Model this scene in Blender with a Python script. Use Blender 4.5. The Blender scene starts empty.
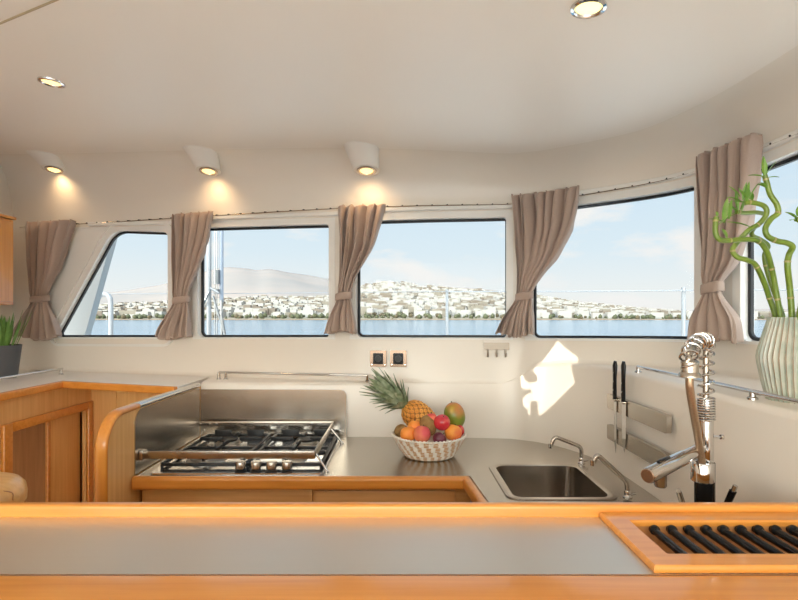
import bpy, bmesh, math, random
from mathutils import Vector, Matrix
from mathutils.geometry import tessellate_polygon
random.seed(7)
PI = math.pi
SC = bpy.context.scene
COL = SC.collection
F = 520.0            # focal length in pixels of the 798 px frame
CX, HY = 399.0, 316.0
ZC = 1.463           # eye height
WT = 0.900           # worktop height
def P(px, py, Y):
    return Vector(((px - CX) / F * Y, Y, ZC - (py - HY) / F * Y))
OFF = {}
# ------------------------------------------------------------------ objects
def tag(o, label=None, cat=None, group=None, kind=None):
    if label: o['label'] = label
    if cat: o['category'] = cat
    if group: o['group'] = group
    if kind: o['kind'] = kind
    return o
def thing(name, label, cat, loc, group=None):
    o = bpy.data.objects.new(name, None)
    o.empty_display_size = .05
    COL.objects.link(o)
    o.location = Vector(loc)
    OFF[o.name] = Vector(loc)
    return tag(o, label, cat, group)
def obj(name, bm, mat, parent=None, angle=38, smooth=True, label=None):
    mats = mat if isinstance(mat, (list, tuple)) else [mat]
    bmesh.ops.recalc_face_normals(bm, faces=bm.faces)
    if parent is not None:
        off = OFF[parent.name]
    else:
        xs = [v.co for v in bm.verts]
        lo = Vector((min(c.x for c in xs), min(c.y for c in xs), min(c.z for c in xs)))
        hi = Vector((max(c.x for c in xs), max(c.y for c in xs), max(c.z for c in xs)))
        off = Vector(((lo.x + hi.x) / 2, (lo.y + hi.y) / 2, lo.z))
    bmesh.ops.translate(bm, vec=-off, verts=bm.verts)
    me = bpy.data.meshes.new(name)
    bm.to_mesh(me); bm.free()
    for m in mats: me.materials.append(m)
    if smooth:
        for p in me.polygons: p.use_smooth = True
        me.set_sharp_from_angle(angle=math.radians(angle))
    o = bpy.data.objects.new(name, me)
    COL.objects.link(o)
    OFF[o.name] = off
    if parent is not None: o.parent = parent
    else: o.location = off
    if label: o['label'] = label
    return o
def struct(name, bm, mat, **k):
    o = obj(name, bm, mat, **k); o['kind'] = 'structure'; return o
def B(): return bmesh.new()
# ------------------------------------------------------------------ shapes
def box(bm, x0, x1, y0, y1, z0, z1, bev=0.0, seg=2, M=None):
    r = bmesh.ops.create_cube(bm, size=1.0)
    vs = r['verts']
    for v in vs:
        v.co = Vector(((x0 + x1) / 2 + v.co.x * (x1 - x0), (y0 + y1) / 2 + v.co.y * (y1 - y0), (z0 + z1) / 2 + v.co.z * (z1 - z0)))
    if bev > 0:
        es = list({e for v in vs for e in v.link_edges})
        r2 = bmesh.ops.bevel(bm, geom=es, offset=bev, segments=seg, affect='EDGES', profile=.5)
        vs = list({v for f in r2['faces'] for v in f.verts} | {v for v in vs if v.is_valid})
    if M is not None:
        bmesh.ops.transform(bm, matrix=M, verts=vs)
    return vs
def bar(bm, a, b, w, h, bev=.002, up=Vector((0, 0, 1))):
    a, b = Vector(a), Vector(b)
    d = b - a; L = d.length; d.normalize()
    s = d.cross(up)
    if s.length < 1e-4: s = d.cross(Vector((0, 1, 0)))
    s.normalize(); u = s.cross(d)
    M = Matrix(((d.x, s.x, u.x, (a.x + b.x) / 2), (d.y, s.y, u.y, (a.y + b.y) / 2), (d.z, s.z, u.z, (a.z + b.z) / 2), (0, 0, 0, 1)))
    return box(bm, -L / 2, L / 2, -w / 2, w / 2, -h / 2, h / 2, bev, M=M)
def tube(bm, pts, rad, n=12, cap=True, mi=0, squash=None):
    pts = [Vector(p) for p in pts]
    rads = rad if isinstance(rad, (list, tuple)) else [rad] * len(pts)
    m = len(pts)
    tans = []
    for i in range(m):
        t = pts[min(i + 1, m - 1)] - pts[max(i - 1, 0)]
        if t.length < 1e-9: t = tans[-1] if tans else Vector((0, 0, 1))
        tans.append(t.normalized())
    ref = Vector((0, 0, 1)) if abs(tans[0].z) < .9 else Vector((0, 1, 0))
    s = tans[0].cross(ref).normalized()
    rings = []
    for i in range(m):
        s = (s - tans[i] * s.dot(tans[i]))
        if s.length < 1e-6: s = tans[i].orthogonal()
        s.normalize(); u = tans[i].cross(s)
        rings.append([bm.verts.new(pts[i] + (s * math.cos(2 * PI * k / n) + u * math.sin(2 * PI * k / n)) * rads[i]) for k in range(n)])
    for a, b in zip(rings, rings[1:]):
        for k in range(n):
            f = bm.faces.new((a[k], a[(k + 1) % n], b[(k + 1) % n], b[k])); f.material_index = mi
    if cap:
        f = bm.faces.new(rings[0][::-1]); f.material_index = mi
        f = bm.faces.new(rings[-1]); f.material_index = mi
    return rings
def lathe(bm, prof, c=(0, 0, 0), n=40, axis=None, mi=0, capb=True, capt=True):
    """prof: list of (r, z)."""
    c = Vector(c)
    R = Matrix.Identity(3)
    if axis is not None:
        R = Vector((0, 0, 1)).rotation_difference(Vector(axis).normalized()).to_matrix()
    rings = []
    for r, z in prof:
        if r < 1e-6:
            rings.append([bm.verts.new(c + R @ Vector((0, 0, z)))])
        else:
            rings.append([bm.verts.new(c + R @ Vector((r * math.cos(2 * PI * k / n), r * math.sin(2 * PI * k / n), z))) for k in range(n)])
    for a, b in zip(rings, rings[1:]):
        for k in range(n):
            k2 = (k + 1) % n
            if len(a) == 1 and len(b) == 1: continue
            if len(a) == 1: f = bm.faces.new((a[0], b[k2], b[k]))
            elif len(b) == 1: f = bm.faces.new((a[k], a[k2], b[0]))
            else: f = bm.faces.new((a[k], a[k2], b[k2], b[k]))
            f.material_index = mi
    if capb and len(rings[0]) > 1: bm.faces.new(rings[0][::-1]).material_index = mi
    if capt and len(rings[-1]) > 1: bm.faces.new(rings[-1]).material_index = mi
    return rings
def prism(bm, poly, z0, z1, holes=()):
    """vertical prism over an (x, y) outline with holes."""
    loops = [list(poly)] + [list(h) for h in holes]
    tris = tessellate_polygon([[Vector((p[0], p[1], 0)) for p in l] for l in loops])
    flat = [p for l in loops for p in l]
    lo = [bm.verts.new((p[0], p[1], z0)) for p in flat]
    hi = [bm.verts.new((p[0], p[1], z1)) for p in flat]
    for t in tris:
        if len(set(t)) < 3: continue
        try:
            bm.faces.new([hi[i] for i in t]); bm.faces.new([lo[i] for i in reversed(t)])
        except ValueError: pass
    k = 0
    for l in loops:
        n = len(l)
        for i in range(n):
            a, b = k + i, k + (i + 1) % n
            bm.faces.new((lo[a], lo[b], hi[b], hi[a]))
        k += n
def slab(bm, poly, o, ex, ey, ez, t):
    """polygon (u,v) in the frame o, ex, ey extruded by t along ez."""
    o, ex, ey, ez = Vector(o), Vector(ex), Vector(ey), Vector(ez)
    a = [bm.verts.new(o + ex * u + ey * v) for u, v in poly]
    b = [bm.verts.new(o + ex * u + ey * v + ez * t) for u, v in poly]
    bm.faces.new(a[::-1]); bm.faces.new(b)
    n = len(poly)
    for i in range(n):
        bm.faces.new((a[i], a[(i + 1) % n], b[(i + 1) % n], b[i]))
def sweep(bm, pts, prof, closed=False, cap=True):
    """profile (inward offset, z) swept along a level polyline, mitred."""
    pts = [Vector(p) for p in pts]; n = len(pts); rings = []
    for i in range(n):
        def seg(j):
            d = pts[(j + 1) % n] - pts[j]; d.z = 0; return d.normalized()
        d1 = seg(i - 1) if (closed or i > 0) else seg(i)
        d2 = seg(i) if (closed or i < n - 1) else d1
        n1 = Vector((d1.y, -d1.x, 0)); n2 = Vector((d2.y, -d2.x, 0))
        m = (n1 + n2).normalized(); m = m / max(.3, m.dot(n1))
        rings.append([bm.verts.new(pts[i] + m * o + Vector((0, 0, z))) for o, z in prof])
    k = len(prof)
    for i in range(n if closed else n - 1):
        a, b = rings[i], rings[(i + 1) % n]
        for j in range(k):
            bm.faces.new((a[j], a[(j + 1) % k], b[(j + 1) % k], b[j]))
    if cap and not closed:
        bm.faces.new(rings[0]); bm.faces.new(rings[-1][::-1])
def rrect(x0, x1, y0, y1, r, k=6):
    out = []
    for cx, cy, a in ((x1 - r, y1 - r, 0), (x0 + r, y1 - r, 90), (x0 + r, y0 + r, 180), (x1 - r, y0 + r, 270)):
        for i in range(k + 1):
            t = math.radians(a + 90 * i / k)
            out.append((cx + r * math.cos(t), cy + r * math.sin(t)))
    return out
def rprof(x0, x1, z0, z1, r, k=4): return rrect(x0, x1, z0, z1, r, k)
def catmull(pts, m=8):
    pts = [Vector(p) for p in pts]; out = []
    n = len(pts)
    for i in range(n - 1):
        p0 = pts[i - 1] if i > 0 else pts[0] * 2 - pts[1]
        p1, p2 = pts[i], pts[i + 1]
        p3 = pts[i + 2] if i + 2 < n else pts[-1] * 2 - pts[-2]
        for j in range(m):
            t = j / m
            out.append(.5 * ((2 * p1) + (p2 - p0) * t + (2 * p0 - 5 * p1 + 4 * p2 - p3) * t * t + (3 * p1 - p0 - 3 * p2 + p3) * t ** 3))
    out.append(pts[-1]); return out
def lerp(a, b, t): return a + (b - a) * t
def interp(xs, ys, x):
    if x <= xs[0]: return ys[0]
    for i in range(len(xs) - 1):
        if x <= xs[i + 1]:
            return lerp(ys[i], ys[i + 1], (x - xs[i]) / (xs[i + 1] - xs[i]))
    return ys[-1]
# ------------------------------------------------------------------ materials
def newmat(name):
    m = bpy.data.materials.new(name); m.use_nodes = True
    nt = m.node_tree; b = nt.nodes['Principled BSDF']
    return m, nt, b
def N(nt, t, **k):
    n = nt.nodes.new(t)
    for a, v in k.items(): setattr(n, a, v)
    return n
def setp(b, **k):
    for a, v in k.items():
        b.inputs[a.replace('_', ' ')].default_value = v
def rgba(c): return (c[0], c[1], c[2], 1)
def plain(name, c, rough=.5, metal=0.0, coat=0.0, var=.05, scale=9.0, bump=0.0, sheen=0.0, trans=0.0):
    m, nt, b = newmat(name)
    setp(b, Roughness=rough, Metallic=metal, Coat_Weight=coat)
    b.inputs['Coat Roughness'].default_value = .08
    if sheen: b.inputs['Sheen Weight'].default_value = sheen
    tc = N(nt, 'ShaderNodeTexCoord'); no = N(nt, 'ShaderNodeTexNoise')
    no.inputs['Scale'].default_value = scale; no.inputs['Detail'].default_value = 4
    nt.links.new(tc.outputs['Object'], no.inputs['Vector'])
    mx = N(nt, 'ShaderNodeMix', data_type='RGBA')
    mx.inputs[6].default_value = rgba([x * (1 - var) for x in c]); mx.inputs[7].default_value = rgba([min(1, x * (1 + var)) for x in c])
    nt.links.new(no.outputs['Fac'], mx.inputs[0]); nt.links.new(mx.outputs[2], b.inputs['Base Color'])
    if bump:
        bp = N(nt, 'ShaderNodeBump'); bp.inputs['Strength'].default_value = bump; bp.inputs['Distance'].default_value = .004
        nt.links.new(no.outputs['Fac'], bp.inputs['Height']); nt.links.new(bp.outputs['Normal'], b.inputs['Normal'])
    return m
def twotone(name, c1, c2, scale=8, lo=.4, hi=.6, rough=.45, coat=0.0, grad=None, sss=0.0, bump=0.0):
    """c1 to c2 by noise, optionally added to a gradient along an object axis."""
    m, nt, b = newmat(name)
    setp(b, Roughness=rough, Coat_Weight=coat)
    tc = N(nt, 'ShaderNodeTexCoord'); no = N(nt, 'ShaderNodeTexNoise')
    no.inputs['Scale'].default_value = scale; no.inputs['Detail'].default_value = 5
    nt.links.new(tc.outputs['Object'], no.inputs['Vector'])
    src = no.outputs['Fac']
    if grad:
        vm = N(nt, 'ShaderNodeVectorMath', operation='DOT_PRODUCT'); vm.inputs[1].default_value = grad
        nt.links.new(tc.outputs['Object'], vm.inputs[0])
        ad = N(nt, 'ShaderNodeMath', operation='ADD')
        nt.links.new(src, ad.inputs[0]); nt.links.new(vm.outputs['Value'], ad.inputs[1]); src = ad.outputs[0]
    mr = N(nt, 'ShaderNodeMapRange'); mr.inputs['From Min'].default_value = lo; mr.inputs['From Max'].default_value = hi
    nt.links.new(src, mr.inputs['Value'])
    mx = N(nt, 'ShaderNodeMix', data_type='RGBA'); mx.inputs[6].default_value = rgba(c1); mx.inputs[7].default_value = rgba(c2)
    nt.links.new(mr.outputs['Result'], mx.inputs[0]); nt.links.new(mx.outputs[2], b.inputs['Base Color'])
    if bump:
        bp = N(nt, 'ShaderNodeBump'); bp.inputs['Strength'].default_value = bump; bp.inputs['Distance'].default_value = .002
        n2 = N(nt, 'ShaderNodeTexNoise'); n2.inputs['Scale'].default_value = scale * 12
        nt.links.new(tc.outputs['Object'], n2.inputs['Vector'])
        nt.links.new(n2.outputs['Fac'], bp.inputs['Height']); nt.links.new(bp.outputs['Normal'], b.inputs['Normal'])
    return m
def wood(name, c1, c2, axis=0, rough=.3, coat=.6, fine=70.0):
    m, nt, b = newmat(name)
    setp(b, Roughness=rough, Coat_Weight=coat); b.inputs['Coat Roughness'].default_value = .12
    tc = N(nt, 'ShaderNodeTexCoord'); mp = N(nt, 'ShaderNodeMapping')
    sc = [fine, fine, fine]; sc[axis] = fine * .045
    mp.inputs['Scale'].default_value = sc
    nt.links.new(tc.outputs['Object'], mp.inputs['Vector'])
    no = N(nt, 'ShaderNodeTexNoise'); no.inputs['Scale'].default_value = 1.0; no.inputs['Detail'].default_value = 5; no.inputs['Distortion'].default_value = .4
    nt.links.new(mp.outputs['Vector'], no.inputs['Vector'])
    mr = N(nt, 'ShaderNodeMapRange'); mr.inputs['From Min'].default_value = .3; mr.inputs['From Max'].default_value = .7
    nt.links.new(no.outputs['Fac'], mr.inputs['Value'])
    mx = N(nt, 'ShaderNodeMix', data_type='RGBA'); mx.inputs[6].default_value = rgba(c1); mx.inputs[7].default_value = rgba(c2)
    nt.links.new(mr.outputs['Result'], mx.inputs[0]); nt.links.new(mx.outputs[2], b.inputs['Base Color'])
    return m
def steel(name, c, rough, axis=0, fine=260.0, amt=.12):
    m, nt, b = newmat(name)
    setp(b, Metallic=1.0); b.inputs['Base Color'].default_value = rgba(c)
    tc = N(nt, 'ShaderNodeTexCoord'); mp = N(nt, 'ShaderNodeMapping')
    sc = [fine, fine, fine]; sc[axis] = 3
    mp.inputs['Scale'].default_value = sc; nt.links.new(tc.outputs['Object'], mp.inputs['Vector'])
    no = N(nt, 'ShaderNodeTexNoise'); no.inputs['Scale'].default_value = 1.0; no.inputs['Detail'].default_value = 3
    nt.links.new(mp.outputs['Vector'], no.inputs['Vector'])
    mr = N(nt, 'ShaderNodeMapRange'); mr.inputs['To Min'].default_value = max(.02, rough - amt); mr.inputs['To Max'].default_value = rough + amt
    nt.links.new(no.outputs['Fac'], mr.inputs['Value']); nt.links.new(mr.outputs['Result'], b.inputs['Roughness'])
    return m
def emit(name, c, s):
    m, nt, b = newmat(name)
    b.inputs['Base Color'].default_value = rgba(c); b.inputs['Emission Color'].default_value = rgba(c); b.inputs['Emission Strength'].default_value = s
    return m
def glassmat(name, tint, refl=.05):
    m = bpy.data.materials.new(name); m.use_nodes = True; nt = m.node_tree; nt.nodes.clear()
    out = N(nt, 'ShaderNodeOutputMaterial'); tr = N(nt, 'ShaderNodeBsdfTransparent'); gl = N(nt, 'ShaderNodeBsdfGlossy'); mx = N(nt, 'ShaderNodeMixShader')
    tr.inputs['Color'].default_value = rgba(tint); gl.inputs['Roughness'].default_value = .02
    lw = N(nt, 'ShaderNodeLayerWeight'); lw.inputs['Blend'].default_value = .12
    mu = N(nt, 'ShaderNodeMath', operation='MULTIPLY'); mu.inputs[1].default_value = .5
    nt.links.new(lw.outputs['Fresnel'], mu.inputs[0]); nt.links.new(mu.outputs[0], mx.inputs[0])
    nt.links.new(tr.outputs[0], mx.inputs[1]); nt.links.new(gl.outputs[0], mx.inputs[2]); nt.links.new(mx.outputs[0], out.inputs[0])
    return m
M = {}
M['wall'] = plain('wall_gelcoat', (.82, .765, .69), rough=.32, coat=.15, var=.012, scale=3)
M['ceil'] = plain('ceiling_panel', (.87, .825, .765), rough=.45, var=.012, scale=2)
M['white'] = plain('white_gelcoat', (.90, .87, .82), rough=.4, coat=.1, var=.012, scale=4)
M['frame'] = plain('window_frame_white', (.84, .83, .80), rough=.35, var=.01)
M['gasket'] = plain('black_rubber', (.012, .012, .014), rough=.5)
M['glass'] = glassmat('window_glass', (.97, .985, .985))
M['wood'] = wood('varnished_wood_x', (.66, .245, .034), (.77, .325, .06), 0, rough=.3, coat=.45)
M['woody'] = wood('varnished_wood_y', (.66, .245, .034), (.77, .325, .06), 1, rough=.3, coat=.45)
M['woodz'] = wood('varnished_wood_z', (.66, .245, .034), (.77, .325, .06), 2, rough=.3, coat=.45)
M['panel'] = wood('oak_panel_x', (.74, .41, .14), (.86, .52, .205), 0, rough=.35, coat=.3)
M['panely'] = wood('oak_panel_y', (.74, .41, .14), (.86, .52, .205), 1, rough=.35, coat=.3)
M['panelz'] = wood('oak_panel_z', (.77, .44, .16), (.88, .55, .22), 2, rough=.35, coat=.3)
M['darkwood'] = wood('locker_inside_wood', (.44, .19, .065), (.54, .25, .09), 2, rough=.4, coat=.2)
M['floor'] = wood('cabin_sole_wood', (.44, .33, .24), (.52, .40, .30), 1, rough=.3, coat=.3, fine=30)
M['steel'] = steel('brushed_steel', (.53, .495, .44), .27, 0, fine=420, amt=.008)
M['steely'] = steel('brushed_steel_upright', (.56, .50, .43), .24, 2, fine=50, amt=.02)
M['bartop'] = steel('satin_steel_top', (.72, .70, .655), .42, 0, amt=.06)
M['chrome'] = plain('polished_chrome', (.66, .645, .63), rough=.07, metal=1.0, var=.02)
M['satin'] = plain('satin_metal', (.50, .455, .40), rough=.25, metal=1.0, var=.04)
M['basin'] = steel('sink_steel', (.40, .365, .33), .17, 1, amt=.03)
M['black'] = plain('black_iron', (.014, .014, .015), rough=.42, var=.2, scale=60)
M['blackplastic'] = plain('black_plastic', (.010, .010, .011), rough=.2)
M['blackplastic'].node_tree.nodes['Principled BSDF'].inputs['Specular IOR Level'].default_value = .22
M['blackplastic'].node_tree.nodes['Principled BSDF'].inputs['Roughness'].default_value = .16
M['burner'] = plain('burner_alloy', (.62, .58, .52), rough=.35, metal=1.0)
M['cloth'] = plain('taupe_linen', (.44, .335, .28), rough=.9, var=.06, scale=260, bump=.15, sheen=.25)
M['pot'] = plain('charcoal_pot', (.085, .09, .10), rough=.55)
M['soil'] = plain('potting_soil', (.05, .032, .02), rough=.95, var=.4, scale=60, bump=.4)
M['lampwhite'] = plain('lamp_housing_white', (.82, .79, .74), rough=.4, var=.01)
M['bulb'] = emit('warm_lamp', (1.0, .74, .34), 1.45)
M['bulb2'] = emit('warm_ceiling_lamp', (1.0, .95, .48), 1.15)

M['bronze'] = plain('bronze_chrome', (.26, .19, .145), rough=.25, metal=1.0, var=.05)
M['hob'] = plain('hob_steel', (.70, .71, .73), rough=.16, metal=1.0, var=.02)
def bend(pts, r, k=6):
    pts = [Vector(p) for p in pts]; out = [pts[0]]
    for a, b, c in zip(pts, pts[1:], pts[2:]):
        u, v = (a - b), (c - b); q = min(r, u.length * .45, v.length * .45)
        p0, p1 = b + u.normalized() * q, b + v.normalized() * q
        for i in range(k + 1):
            t = i / k; out.append(p0 * (1 - t) ** 2 + b * 2 * t * (1 - t) + p1 * t * t)
    return out + [pts[-1]]
M['nickel'] = plain('dull_nickel', (.40, .345, .285), rough=.35, metal=.25)
# ================================================================== wall path
ROWS = [  # upper wall plan, lower wall plan, ledge below eye
    ((-2.25, 3.03), (-2.25, 3.00), .31), ((-1.60, 2.86), (-1.60, 2.83), .31), ((-.96, 2.675), (-.96, 2.645), .31),
    ((-.93, 2.665), (-.93, 2.44), .31), ((-.33, 2.50), (-.33, 2.428), .31), ((.10, 2.43), (.10, 2.420), .31),
    ((.48, 2.40), (.479, 2.396), .31), ((.62, 2.345), (.612, 2.332), .225), ((.75, 2.25), (.70, 2.232), .205), ((1.00, 1.98), (.785, 2.02), .195),
    ((1.10, 1.70), (.80, 1.70), .195), ((1.14, 1.38), (.80, 1.38), .195), ((1.15, .90), (.80, .90), .195),
    ((1.15, .45), (.80, .45), .195), ((1.15, -1.6), (.80, -1.6), .195)]
def cm2(pts, i, t):
    g = lambda k: Vector(pts[max(0, min(len(pts) - 1, k))])
    p0, p1, p2, p3 = g(i - 1), g(i), g(i + 1), g(i + 2)
    return .5 * ((2 * p1) + (p2 - p0) * t + (2 * p0 - 5 * p1 + 4 * p2 - p3) * t * t + (3 * p1 - p0 - 3 * p2 + p3) * t ** 3)
UP, LP, HL = [], [], []
Uc = [r[0] for r in ROWS]; Lc = [r[1] for r in ROWS]
for i in range(len(ROWS) - 1):
    m = 3 if i == 2 else 14
    for j in range(m):
        t = j / m
        straight = i in (2, 13)
        UP.append(Vector(Uc[i]).lerp(Vector(Uc[i + 1]), t) if straight else cm2(Uc, i, t))
        LP.append(cm2(Lc, i, t) if 6 <= i < 13 else Vector(Lc[i]).lerp(Vector(Lc[i + 1]), t))
        HL.append(lerp(ROWS[i][2], ROWS[i + 1][2], t))
UP.append(Vector(Uc[-1])); LP.append(Vector(Lc[-1])); HL.append(ROWS[-1][2])
SS = [0.0]
for a, b in zip(UP, UP[1:]): SS.append(SS[-1] + (b - a).length)
def at(arr, s):
    if s <= 0: return arr[0]
    for i in range(len(SS) - 1):
        if s <= SS[i + 1]:
            t = (s - SS[i]) / (SS[i + 1] - SS[i])
            return arr[i] + (arr[i + 1] - arr[i]) * t
    return arr[-1]
def nrm(s):
    d = at(UP, s + .03) - at(UP, s - .03); d.normalize()
    return Vector((d.y, -d.x))
def W(s, z, d=0.0):
    p = at(UP, s) + nrm(s) * d
    return Vector((p.x, p.y, z))
def s_of(px, d=0.0):
    k = (px - CX) / F
    lo, hi = 0.0, SS[-1] - 1.6
    g = lambda s: (lambda p: p.x - k * p.y)(W(s, 0, d))
    for _ in range(60):
        mid = (lo + hi) / 2
        if g(mid) < 0: lo = mid
        else: hi = mid
    return (lo + hi) / 2
def z_of(s, py, d=0.0): return ZC - (py - HY) / F * W(s, 0, d).y
GD = -.03     # glass plane lies outside the inner wall face
# windows: left px, right px, (top py left, right), (bottom py left, right)
WIN = [(59, 172, 234, 233, 337, 337), (202, 331, 229, 225.5, 337, 337), (358, 506, 222.5, 218.5, 337, 337.5), (534, 701, 211, 186, 338, 339.5), (749.5, None, 174, None, 340.5, None)]
WS = []
for xl, xr, tl, tr, bl, br in WIN:
    sl = s_of(xl, GD)
    if xr is None:
        s0 = s_of(798, GD); zt0 = z_of(s0, 152.5, GD); ztl = z_of(sl, tl, GD)
        sr = s0 + .42; ztr = zt0 + .01; zbl = z_of(sl, bl, GD); zbr = zbl
    else:
        sr = s_of(xr, GD); ztl = z_of(sl, tl, GD); ztr = z_of(sr, tr, GD); zbl = z_of(sl, bl, GD); zbr = z_of(sr, br, GD)
    WS.append((sl, sr, ztl, ztr, zbl, zbr))
FM = .032     # white frame around the glass
zs_x, zs_y, zt_y = [], [], []
for i, (sl, sr, a, b, c, d) in enumerate(WS):
    zs_x += [sl - FM, sr + FM]; zs_y += [c, d]; zt_y += [a, b]
zsill = lambda s: interp(zs_x, zs_y, s) - .010
zhead = lambda s: interp(zs_x, zt_y, s) + FM
def ceil_z(x, y): return ZC + .73 - .07 * x
brk = sorted(set([round(s, 5) for s in SS] + [round(v, 5) for v in zs_x]))
brk = [s for i, s in enumerate(brk) if i == 0 or s - brk[i - 1] > 1e-4]
bm = B()
cols = []
inner = []
for s in brk:
    u, l, hl = at(UP, s), at(LP, s), at(HL, s)
    g = u - l; gl = g.length; gd = g / gl if gl > 1e-6 else Vector((0, 1))
    r = min(.018, gl * .45)
    zl = ZC - hl
    low = [Vector((l.x, l.y, 0)), Vector((l.x, l.y, .6)), Vector((l.x, l.y, zl - r))]
    for k in (1, 2, 3):
        a = PI / 2 * k / 3
        q = l + gd * r * (1 - math.cos(a)); low.append(Vector((q.x, q.y, zl - r + r * math.sin(a))))
    q = l + gd * max(r, gl - .02); low.append(Vector((q.x, q.y, zl)))
    q = l + gd * max(r, gl - .004); low.append(Vector((q.x, q.y, zl + .006)))
    low.append(Vector((u.x, u.y, zl + .022)))
    low.append(W(s, zsill(s)))
    n = nrm(s)
    top = [W(s, zhead(s)), W(s, ZC + .535)]
    cz = ceil_z(u.x, u.y)
    z0 = ZC + .545; R = cz - z0
    wr = .17
    for k in range(9):
        a = PI / 2 * k / 8
        q = u + n * wr * (1 - math.cos(a))
        zz = z0 + (ceil_z(q.x, q.y) - z0) * math.sin(a)
        top.append(Vector((q.x, q.y, zz)))
    inner.append(top[-1])
    cols.append((s, [bm.verts.new(v) for v in low], [bm.verts.new(v) for v in top]))
for (s0, l0, t0), (s1, l1, t1) in zip(cols, cols[1:]):
    for a, b in ((l0, l1), (t0, t1)):
        for k in range(len(a) - 1): bm.faces.new((a[k], b[k], b[k + 1], a[k + 1]))
    mid = (s0 + s1) / 2
    if not any(w[0] - FM < mid < w[1] + FM for w in WS):
        bm.faces.new((l0[-1], l1[-1], t1[0], t0[0]))
wall = struct('wall_back', bm, M['wall'], angle=60)
# ceiling
bm = B()
poly = [v.copy() for v in inner] 
rx = inner[-1].x
poly += [Vector((-2.25, -1.6, ceil_z(-2.25, 0)))]
vs = [bm.verts.new(v) for v in poly]
f = bm.faces.new(vs); bmesh.ops.triangulate(bm, faces=[f])
struct('ceiling', bm, M['ceil'])
# seam between two ceiling panels
bm = B()
tube(bm, [Vector((x, y, ceil_z(x, y) - .0005)) for x, y in ((-2.2, 2.04), (-1.1, 1.433), (-.859, 1.30), (.3, .66))], .0032, 6)
struct('trim_1', bm, plain('panel_seam', (.42, .34, .22), rough=.6))
# floor
bm = B()
slab(bm, [(-2.25, -1.6), (1.2, -1.6), (1.2, 3.1), (-2.25, 3.1)], (0, 0, -.05), (1, 0, 0), (0, 1, 0), (0, 0, 1), .05)
struct('floor', bm, M['floor'])
# ------------------------------------------------------------------ windows
def rpoly(c, r, off=0.0, k=6, sub=14):
    """rounded polygon, corners ccw from lower left in (s,z); offset outwards; fixed point count."""
    n = len(c); c = [Vector(p) for p in c]
    L = []
    for i in range(n):
        a, b = c[i], c[(i + 1) % n]; d = (b - a).normalized(); no = Vector((d.y, -d.x))
        L.append((a + no * off, d))
    pts = []
    for i in range(n):
        (a, d), (b, e) = L[i - 1], L[i]
        den = d.x * e.y - d.y * e.x
        t = ((b.x - a.x) * e.y - (b.y - a.y) * e.x) / den
        pts.append(a + d * t)
    out = []
    for i in range(n):
        p = pts[i]; d1 = (p - pts[i - 1]).normalized(); d2 = (pts[(i + 1) % n] - p).normalized()
        ang = math.acos(max(-1, min(1, d1.dot(d2)))); rr = max(.002, r[i] + off)
        tl = rr * math.tan(ang / 2)
        a0 = p - d1 * tl; n1 = Vector((-d1.y, d1.x)); cc = a0 + n1 * rr
        st = math.atan2(-n1.y, -n1.x)
        arc = [cc + Vector((math.cos(st + ang * j / k), math.sin(st + ang * j / k))) * rr for j in range(k + 1)]
        out.append(arc)
    res = []
    for i in range(n):
        res += out[i]
        a, b = out[i][-1], out[(i + 1) % n][0]
        res += [a.lerp(b, j / sub) for j in range(1, sub)]
    return res
def ring(bm, A, Bo, d0, d1):
    """solid ring between outlines A (outer) and Bo (inner), depth d0 (back) .. d1 (front)."""
    n = len(A)
    loops = [[bm.verts.new(W(p.x, p.y, d)) for p in o] for o, d in ((A, d1), (Bo, d1), (Bo, d0), (A, d0))]
    for q in range(4):
        a, b = loops[q], loops[(q + 1) % 4]
        for i in range(n): bm.faces.new((a[i], a[(i + 1) % n], b[(i + 1) % n], b[i]))
def pane(bm, A, d):
    zs = [p.y for p in A]
    n = len(A); tr = tessellate_polygon([[Vector((p.x, p.y, 0)) for p in A]])
    v = [bm.verts.new(W(p.x, p.y, d)) for p in A]
    for t in tr:
        try: bm.faces.new([v[i] for i in t])
        except ValueError: pass
for i, (sl, sr, ztl, ztr, zbl, zbr) in enumerate(WS):
    if i == 0:
        st = s_of(117, GD)
        c = [(sl, zbl), (sr, zbr), (sr, ztr), (st, ztl)]; r = [.02, .03, .03, .13]
    else:
        c = [(sl, zbl), (sr, zbr), (sr, ztr), (sl, ztl)]; r = [.03, .014, .014, .022]
    co = [(sl, zbl + FM - .010), (sr, zbr + FM - .010), (sr, ztr), (sl, ztl)]
    glass = rpoly(c, r, 0)
    bm = B(); ring(bm, rpoly(co, [-FM] * 4, FM), rpoly(c, r, .001), GD - .02, .004)
    fr = struct('window_%d' % (i + 1), bm, M['frame'])
    bm = B(); ring(bm, rpoly(c, r, .0), rpoly([(p[0] + (.0075 if j in (1, 2) else 0), p[1]) for j, p in enumerate(c)], r, -.011), GD - .006, GD + .006); obj('gasket', bm, M['gasket'], fr)
    bm = B(); pane(bm, rpoly(c, r, -.004), GD); obj('glass', bm, M['glass'], fr)
    if i == 0:
        bm = B(); ring(bm, rpoly(c, r, .050), rpoly(c, r, .036), 0, .012); obj('moulding', bm, M['frame'], fr)
# white moulding above the windows, following the curve
bm = B()
prev = None
sA, sB = s_of(90), WS[4][1]
for q in range(121):
    s = lerp(sA, sB, q / 120)
    z = zhead(s) + .006; wid = .016
    ringv = [bm.verts.new(W(s, z + a, d)) for a, d in ((0, .0), (0, .012), (.004, .016), (wid, .016), (wid + .004, .012), (wid + .004, .0))]
    if prev:
        for k in range(6): bm.faces.new((prev[k], prev[(k + 1) % 6], ringv[(k + 1) % 6], ringv[k]))
    prev = ringv
struct('trim_2', bm, M['frame'])
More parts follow.
